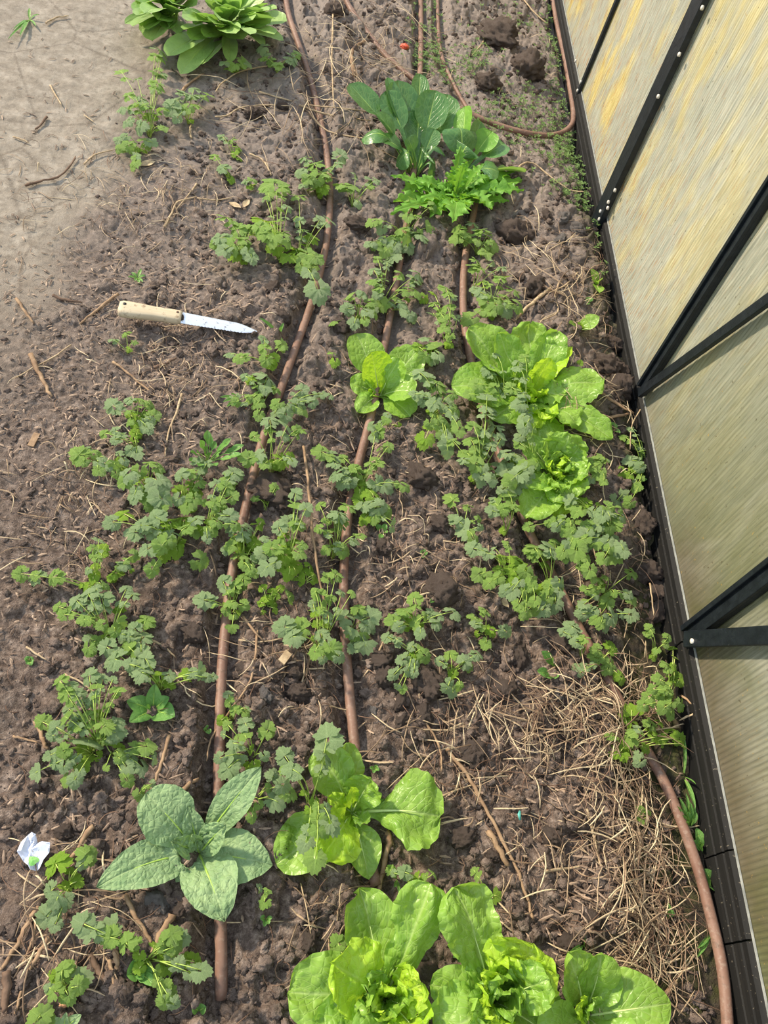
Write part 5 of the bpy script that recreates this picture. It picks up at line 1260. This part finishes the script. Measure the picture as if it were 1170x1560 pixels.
# oval-leaved seedling (calendula-like)
r = plant('oval_leaved_seedling', 233, 1086, 'rosette seedling with smooth oval leaves left of the hose', 'seedling')
for t, w, z in (((193, 1068), 28, .02), ((197, 1100), 26, .025), ((236, 1042), 22, .035), ((266, 1092), 34, .03), ((258, 1062), 20, .03), ((222, 1078), 12, .03)):
    big_leaf(r, (233, 1083), t, w, M['weed'], prof='oval', pet=.04, zt=z, lift=.012, cup=.2, ruf=.006, stalk=M['rib_g'], sr=.0015, nu=13, nv=22)
r = plant('oval_leaved_seedling', 100, 1572, 'striped narrow-leaved seedling cut by the bottom left edge', 'seedling')
for t, w, z in (((68, 1552), 20, .02), ((101, 1542), 12, .035), ((124, 1546), 18, .03)):
    big_leaf(r, (98, 1568), t, w, M['borage'], prof='oval', pet=.04, zt=z, lift=.012, cup=.2, ruf=.006, stalk=M['rib_g'], sr=.0015, nu=13, nv=20)

# ================================================================ dark pak choi
r = plant('pak_choi', 632, 268, 'glossy dark pak choi with upright pale ribs, upper middle', 'pak choi')
PK = M['pakchoi']; b = (634, 268)
def K(t, w, b=b, rt=None, m=PK, **k):
    k.setdefault('pet', .52); w *= 1.15; k.setdefault('prof', 'spoon'); k.setdefault('cup', .22); k.setdefault('ruf', .010); k.setdefault('blis', .0012); k.setdefault('nu', 15); k.setdefault('nv', 30); k.setdefault('sr', .0045)
    big_leaf(rt or r, b, t, w, m, stalk=M['rib_g'], **k)
K((640, 112), 26, zt=.17, lift=.02, sr=.003)
K((590, 118), 22, zt=.17, lift=.02, sr=.003)
K((606, 122), 46, zt=.165, lift=.00)
K((588, 138), 34, zt=.15, lift=.02, roll=.5)
K((532, 128), 42, zt=.14, lift=.03, pet=.62, side=-.01)
K((664, 138), 44, zt=.17, lift=.01)
K((683, 144), 48, zt=.155, lift=.00)
K((638, 168), 48, zt=.12, lift=.00, roll=.1)
K((553, 200), 34, zt=.10, lift=.09, curl=.03, b=(622, 262), cup=-.25)
K((572, 172), 36, zt=.13, lift=.05, b=(625, 262), roll=-.3)
K((580, 212), 30, zt=.09, lift=.06)
K((606, 240), 40, zt=.06, lift=.09, curl=.03, cup=-.3)
K((620, 210), 30, zt=.10, lift=.04)
K((662, 196), 26, zt=.12, lift=.02)
K((672, 222), 34, zt=.08, lift=.08, curl=.02, cup=-.3)
K((664, 264), 40, zt=.03, lift=.09, curl=.02, cup=-.2)
K((655, 240), 38, zt=.06, lift=.07, cup=-.1)
r2 = plant('pak_choi', 700, 278, 'second dark-leaved pak choi merging with serrated greens on its right', 'pak choi')
b2 = (700, 272)
K((708, 162), 30, b=b2, rt=r2, zt=.13, lift=.02, m=M['mizuna'], roll=.9, pet=.5)
K((700, 186), 50, b=b2, rt=r2, zt=.12, lift=.06, cup=-.2, curl=.02, pet=.3)
K((712, 228), 44, b=(690, 268), rt=r2, zt=.08, lift=.10, cup=-.2, curl=.03, pet=.3)
K((733, 185), 26, b=b2, rt=r2, zt=.11, lift=.02, roll=-.6)
K((750, 200), 34, b=b2, rt=r2, zt=.10, lift=.02, m=M['mizuna'])
K((768, 218), 40, b=b2, rt=r2, zt=.08, lift=.03)
K((760, 262), 44, b=b2, rt=r2, zt=.05, lift=.05, cup=-.1)
K((800, 262), 30, b=b2, rt=r2, zt=.04, lift=.04, roll=.6, m=M['tatsoi'])
# mizuna
r3 = plant('mizuna', 692, 312, 'bright feathery serrated greens in front of the dark pak choi', 'mizuna')
MZ = M['mizuna']
mz = [((595,268),22),((600,305),26),((595,325),20),((612,290),26),((632,276),20),((640,305),24),((655,330),24),((668,318),20),((690,338),30),((702,222),14),((712,246),16),((722,258),18),((738,250),16),((706,250),14),((694,258),16),((680,262),14),((745,272),22),((762,285),26),((795,275),30),((798,290),24),((775,308),22),((750,318),24),((730,300),20),((715,315),22),((680,290),20),((700,285),22),((660,285),18),((724,280),20),((785,262),20),((672,300),22)]
for i, (t, w) in enumerate(mz):
    big_leaf(r3, (690 + U(-4, 4), 308 + U(-3, 3)), t, w * 1.2, MZ, prof='lance', pet=.18, zt=U(.03, .09) if t[1] > 255 else .13, lift=U(.02, .06), cup=.2, ruf=.08, rf=6, serr=1.1, ns=8, nu=11, nv=34, stalk=M['rib_g'], sr=.0016, blis=.001)
# tatsoi / mustard spinach at the top left: two clumps
TS = M['tatsoi']
r4 = plant('mustard_spinach', 345, 62, 'large clump of spoon-leaved greens at the top, right half', 'leafy greens')
ts = [((412,35),38,.10),((437,32),40,.06),((432,62),26,.03),((385,30),36,.12),((395,62),0,.0),((370,60),36,.07),((347,12),26,.14),((330,5),30,.14),((360,0),26,.13),((388,0),30,.12),((400,14),24,.12),((408,5),22,.12),((325,35),30,.12),((290,60),28,.05),((255,85),36,.03),((308,98),28,.01),((275,113),30,.0),((350,95),22,.01),((400,70),30,.02),((280,45),28,.08),((300,20),30,.12),((345,-25),40,.13),((318,-20),34,.13),((375,-20),34,.12),((405,-15),30,.1),((310,55),22,.07),((335,42),20,.1),((298,38),20,.09)]
ts += [((U(270, 425), U(-30, 60)), U(24, 34), U(.10, .16)) for _ in range(20)]
for t, w, z in ts:
    if not w: continue
    big_leaf(r4, (342 + U(-14, 14), 50 + U(-8, 8)), t, w * 1.15, TS, prof='spoon', pet=.35, zt=z + .02, lift=U(.02, .05), cup=.2, ruf=.01, nu=13, nv=26, stalk=M['rib_g'], sr=.0032, roll=U(-.4, .4))
r5 = plant('mustard_spinach', 262, 28, 'left half of the spoon-leaved greens clump hanging over the path edge', 'leafy greens')
ts = [((202,40),26,.06),((205,18),30,.09),((190,36),16,.02),((240,30),34,.08),((215,40),22,.05),((232,62),40,.03),((225,45),30,.05),((262,5),32,.12),((275,15),30,.12),((245,-5),30,.12),((220,5),30,.1),((255,45),24,.05),((205,0),26,.09),((285,-12),30,.12),((235,15),26,.1),((216,50),22,.02),((228,-20),30,.1),((268,50),26,.04)]
ts += [((U(205, 300), U(-25, 30)), U(24, 32), U(.08, .15)) for _ in range(12)]
for t, w, z in ts:
    big_leaf(r5, (262 + U(-10, 10), 30 + U(-8, 8)), t, w * 1.15, TS, prof='spoon', pet=.35, zt=z + .02, lift=U(.02, .05), cup=.2, ruf=.01, nu=13, nv=26, stalk=M['rib_g'], sr=.0032, roll=U(-.4, .4))

# ================================================================ weeds
def weed(name, bx, by, tips, label, cat='weed', h=.02, prof='lance', mat=None, pet=.15):
    r = plant(name, bx, by, label, cat)
    for tok in tips.split():
        x, y, w = [float(q) for q in tok.split(',')]
        big_leaf(r, (bx, by), (x, y), w, mat or M['weed'], prof=prof, pet=pet, zt=h * U(.7, 1.3), lift=.008, cup=.25, nu=7, nv=12, stalk=M['stalk'], sr=.0009)
weed('narrow_leaved_weed', 316, 705, '316,655,12 305,670,11 328,672,12 300,688,12 318,690,12 340,682,12 352,668,11 352,698,12 372,678,12 368,692,11 288,702,12 290,688,11 302,710,11 330,710,12 322,664,9 345,675,11 311,680,11 334,694,11 360,684,10', 'bushy narrow-leaved weed above the crowded coriander patch', h=.05, prof='oval', pet=.62)
weed('narrow_leaved_weed', 365, 608, '340,612,6 345,620,6 352,600,6 335,605,6 356,618,6', 'faint fine-leaved weed left of the leafy coriander', h=.03)
weed('clover_seedling', 1030, 1247, '1030,1240,0 1035,1212,9 1050,1220,8', 'x') if False else None
weed('vetch', 1050, 1262, '1035,1215,8 1045,1208,7 1040,1228,8 1052,1222,8 1060,1228,8 1048,1236,9 1062,1238,8 1040,1242,8 1056,1248,8 1045,1252,8 1066,1232,6 1032,1228,6', 'blue-green feathery vetch between ditch hose and sill', h=.03)
weed('round_leaved_weed', 1068, 1295, '1055,1282,14 1076,1262,16 1072,1275,12 1068,1292,14 1075,1288,10', 'round-leaved weed against the sill below the vetch', h=.02, prof='oval')
weed('round_leaved_weed', 1084, 1350, '1092,1325,18 1080,1345,12 1094,1352,14', 'lowest round-leaved weed against the sill', h=.02, prof='oval')
weed('round_leaved_weed', 1018, 1400, '1022,1385,12 1018,1376,7', 'small oval-leaved weed left of the ditch hose', h=.015, prof='oval')
weed('grass_blade_weed', 1085, 1420, '1062,1445,6 1078,1430,5 1098,1410,5 1060,1460,6 1085,1400,4', 'wispy green weed crossing the ditch hose', h=.02)
weed('grass_tuft', 1041, 1183, '1042,1120,6 1095,1235,8 1075,1196,4', 'three-bladed bright grass tuft between ditch hose and sill', 'grass', h=.03, pet=.0)
weed('grass_tuft', 425, 510, '395,484,7 432,492,5 428,497,4', 'short grass tuft right of the knife tip', 'grass', h=.03, pet=.0)
weed('seedling', 303, 1540, '293,1534,15 314,1534,15', 'pair of round seed leaves at the bottom near the hose end', 'seedling', h=.015, prof='oval')
weed('seedling', 838, 1030, '818,1022,16 846,1034,18 850,1022,0.1 832,1032,12', 'oval-leaved seedling left of the smooth rounded clod', 'seedling', h=.015, prof='oval')
weed('coriander_sprout', 842, 1015, '825,992,16 848,1014,16 840,1002,8', 'thin sprout above the oval-leaved seedling', 'seedling', h=.03, prof='oval')
weed('seedling', 890, 1440, '889,1437,22 868,1450,8', 'round seed leaf on the soil above the right bottom lettuce', 'seedling', h=.015, prof='oval')
weed('seedling', 838, 1240, '0,0,0', '') if False else None
weed('seedling', 570, 1172, '563,1170,6 575,1166,6 578,1174,6 568,1178,6', 'tiny four-leaved seedling right of the middle hose', 'seedling', h=.008, prof='oval')
weed('seedling', 700, 1452, '694,1446,10 706,1452,9 698,1466,12 690,1458,9', 'small dark seedling in the gap between the bottom lettuces', 'seedling', h=.012, prof='oval')
weed('seedling', 210, 1480, '203,1462,24 193,1486,26 233,1490,24 240,1502,16 218,1492,14', 'oval-leaved weed under the toothed coriander, bottom left', 'seedling', h=.02, prof='oval')
weed('seedling', 315, 1112, '312,1108,10 320,1118,9', 'tiny seedling left of the left hose', 'seedling', h=.008, prof='oval')
weed('seedling', 46, 1008, '38,1002,9 52,1004,9 48,1014,8 40,1012,7', 'tiny pale seedling alone on the path soil', 'seedling', h=.006, prof='oval')
weed('seedling', 645, 845, '640,842,9 650,840,9 643,850,7', 'tiny pale seedling in the reddish soil', 'seedling', h=.006, prof='oval')
weed('seedling', 896, 462, '897,453,12 893,464,8', 'tiny round seedling between the two lettuce seedlings', 'seedling', h=.01, prof='oval')
weed('long_leaved_weed', 665, 912, '688,908,12 660,900,8 672,895,7 655,918,8', 'dark long-leaved weed in mid bed above the fan-leaved coriander', h=.015)
weed('long_leaved_weed', 582, 812, '572,800,10 588,798,9 590,812,8 578,822,8', 'dusky small weed right of the middle hose', h=.015)
weed('long_leaved_weed', 985, 722, '1000,696,16 975,735,12 968,715,10', 'oval pointed weed leaf at the sill beside the coriander', h=.04, prof='oval')
weed('long_leaved_weed', 930, 655, '938,645,12 922,660,9 945,660,9 928,642,7', 'dark weed under the sturdy stem right of the big lettuce', h=.015, prof='oval')
weed('groundsel', 665, 1228, '665,1225,0.1', 'x') if False else None
weed('fine_weed', 577, 1225, '572,1212,8 585,1218,8 566,1228,8 580,1236,10 588,1232,9', 'small green weed between the single broad lettuce leaf and the hose', h=.02, prof='oval')
weed('fine_weed', 605, 1340, '590,1318,14 600,1352,6 607,1360,5', 'slim weed leaf above the tall middle bottom leaf', h=.04)
weed('fine_weed', 405, 1400, '396,1398,8 410,1408,8 402,1412,7 415,1398,6', 'fine-leaved weed on the thin pale stalk right of the hose end', h=.01)
weed('grass_tuft', 45, 30, '20,45,4 30,55,5 60,22,4 45,12,4 55,40,4 12,60,4', 'faint grass patch on the grey path at the top left corner', 'grass', h=.015, pet=0)
weed('grass_tuft', 210, 425, '200,415,5 215,410,5 205,428,5 222,420,5 195,422,5 212,432,5 218,430,4', 'tiny grey-green weed patch above the knife', 'weed', h=.008, prof='oval')
# chickweed mats
def chick():
    rs = random.Random(21); mb = MB(); V = []; Fc = []; uv = []
    spec = [(650,28,14,20,60),(660,85,16,14,70),(690,115,18,14,60),(780,45,26,14,60),(790,190,40,30,110),(835,120,22,40,110),(850,50,12,30,80),(862,240,28,22,190),(845,205,26,14,70),(900,290,18,26,130),(870,310,30,16,60),(760,170,26,16,50),(728,100,14,18,60),(648,100,12,10,40),(910,230,12,26,60),(880,30,8,30,60),(900,360,10,30,30),(915,410,8,30,16)]
    for cx, cy, rx, ry, n in spec:
        for _ in range(n):
            p = G(rs.gauss(cx, rx), rs.gauss(cy, ry))
            if p.x > .905: continue
            z = float(H(p.x, min(p.y, 6.5))[0]); top = Vector((p.x, p.y, z + rs.uniform(.006, .035)))
            mb.tube([(p.x + rs.uniform(-.01, .01), p.y + rs.uniform(-.01, .01), z - .002), top], [.0007, .0005], 3, 1, False)
            a0 = rs.uniform(0, 6.28)
            for k in range(rs.choice((4, 4, 6))):
                a = a0 + k * PI / 2 + rs.uniform(-.3, .3); L_ = rs.uniform(.006, .013); wv = L_ * .3; b = len(V); zz = rs.uniform(-.2, .5) * L_
                dx, dy = math.cos(a), math.sin(a)
                for (s, w_, zq) in ((.05, 0, 0), (.5, wv, .5), (1, 0, 1), (.5, -wv, .5), (.5, 0, .4)):
                    V.append((top.x + dx * L_ * s - dy * w_, top.y + dy * L_ * s + dx * w_, top.z + zz * zq - (.15 * L_ if w_ == 0 and s == .5 else 0))); uv.append((.5 + w_ / L_, s))
                Fc += [(b, b + 1, b + 4), (b + 1, b + 2, b + 4), (b + 2, b + 3, b + 4), (b + 3, b, b + 4)]
    n = len(V); V += mb.v; uv += mb.uv; Fc += [tuple(i + n for i in f) for f in mb.f]
    setp(obj('chickweed', mesh('chickweed', V, Fc, mat_leaf('chickweed_leaf', lin(96,128,66), lin(134,164,92), lin(150,180,110), .3, .5, .4, 3, 1, .2, .1), True, uv)), 'mats of fine chickweed on the soil inside the hose loop and along the sill', 'chickweed', kind='stuff')
chick()
SKY, SUN, SUND, EXPO = 1.15, 5.4, (-.72, .42, .55), 0.24
# ================================================================ light
w = bpy.data.worlds.new('sky'); sc.world = w; w.use_nodes = True; t = w.node_tree; t.nodes.clear()
out = t.nodes.new('ShaderNodeOutputWorld'); bg = t.nodes.new('ShaderNodeBackground')
tc = t.nodes.new('ShaderNodeTexCoord'); sp = t.nodes.new('ShaderNodeSeparateXYZ'); rp = t.nodes.new('ShaderNodeValToRGB')
t.links.new(tc.outputs['Generated'], sp.inputs[0]); t.links.new(sp.outputs[2], rp.inputs[0])
e = rp.color_ramp.elements; e[0].position = 0; e[0].color = (.80, .82, .80, 1); e[1].position = .6; e[1].color = (.72, .84, 1.0, 1)
t.links.new(rp.outputs[0], bg.inputs[0]); bg.inputs[1].default_value = SKY
t.links.new(bg.outputs[0], out.inputs[0])
s = bpy.data.lights.new('sun', 'SUN'); s.energy = SUN; s.angle = math.radians(4.0); s.color = (1.0, .86, .66)
so = bpy.data.objects.new('sun', s); col.objects.link(so)
d = Vector(SUND).normalized(); so.rotation_euler = d.to_track_quat('Z', 'Y').to_euler(); so.location = (-3, 3, 4)
sc.view_settings.view_transform = 'Standard'; sc.view_settings.look = 'None'; sc.view_settings.gamma = 1
sc.view_settings.use_curve_mapping = False; sc.view_settings.exposure = EXPO
sc.cycles.max_bounces = 6; sc.cycles.use_denoising = True
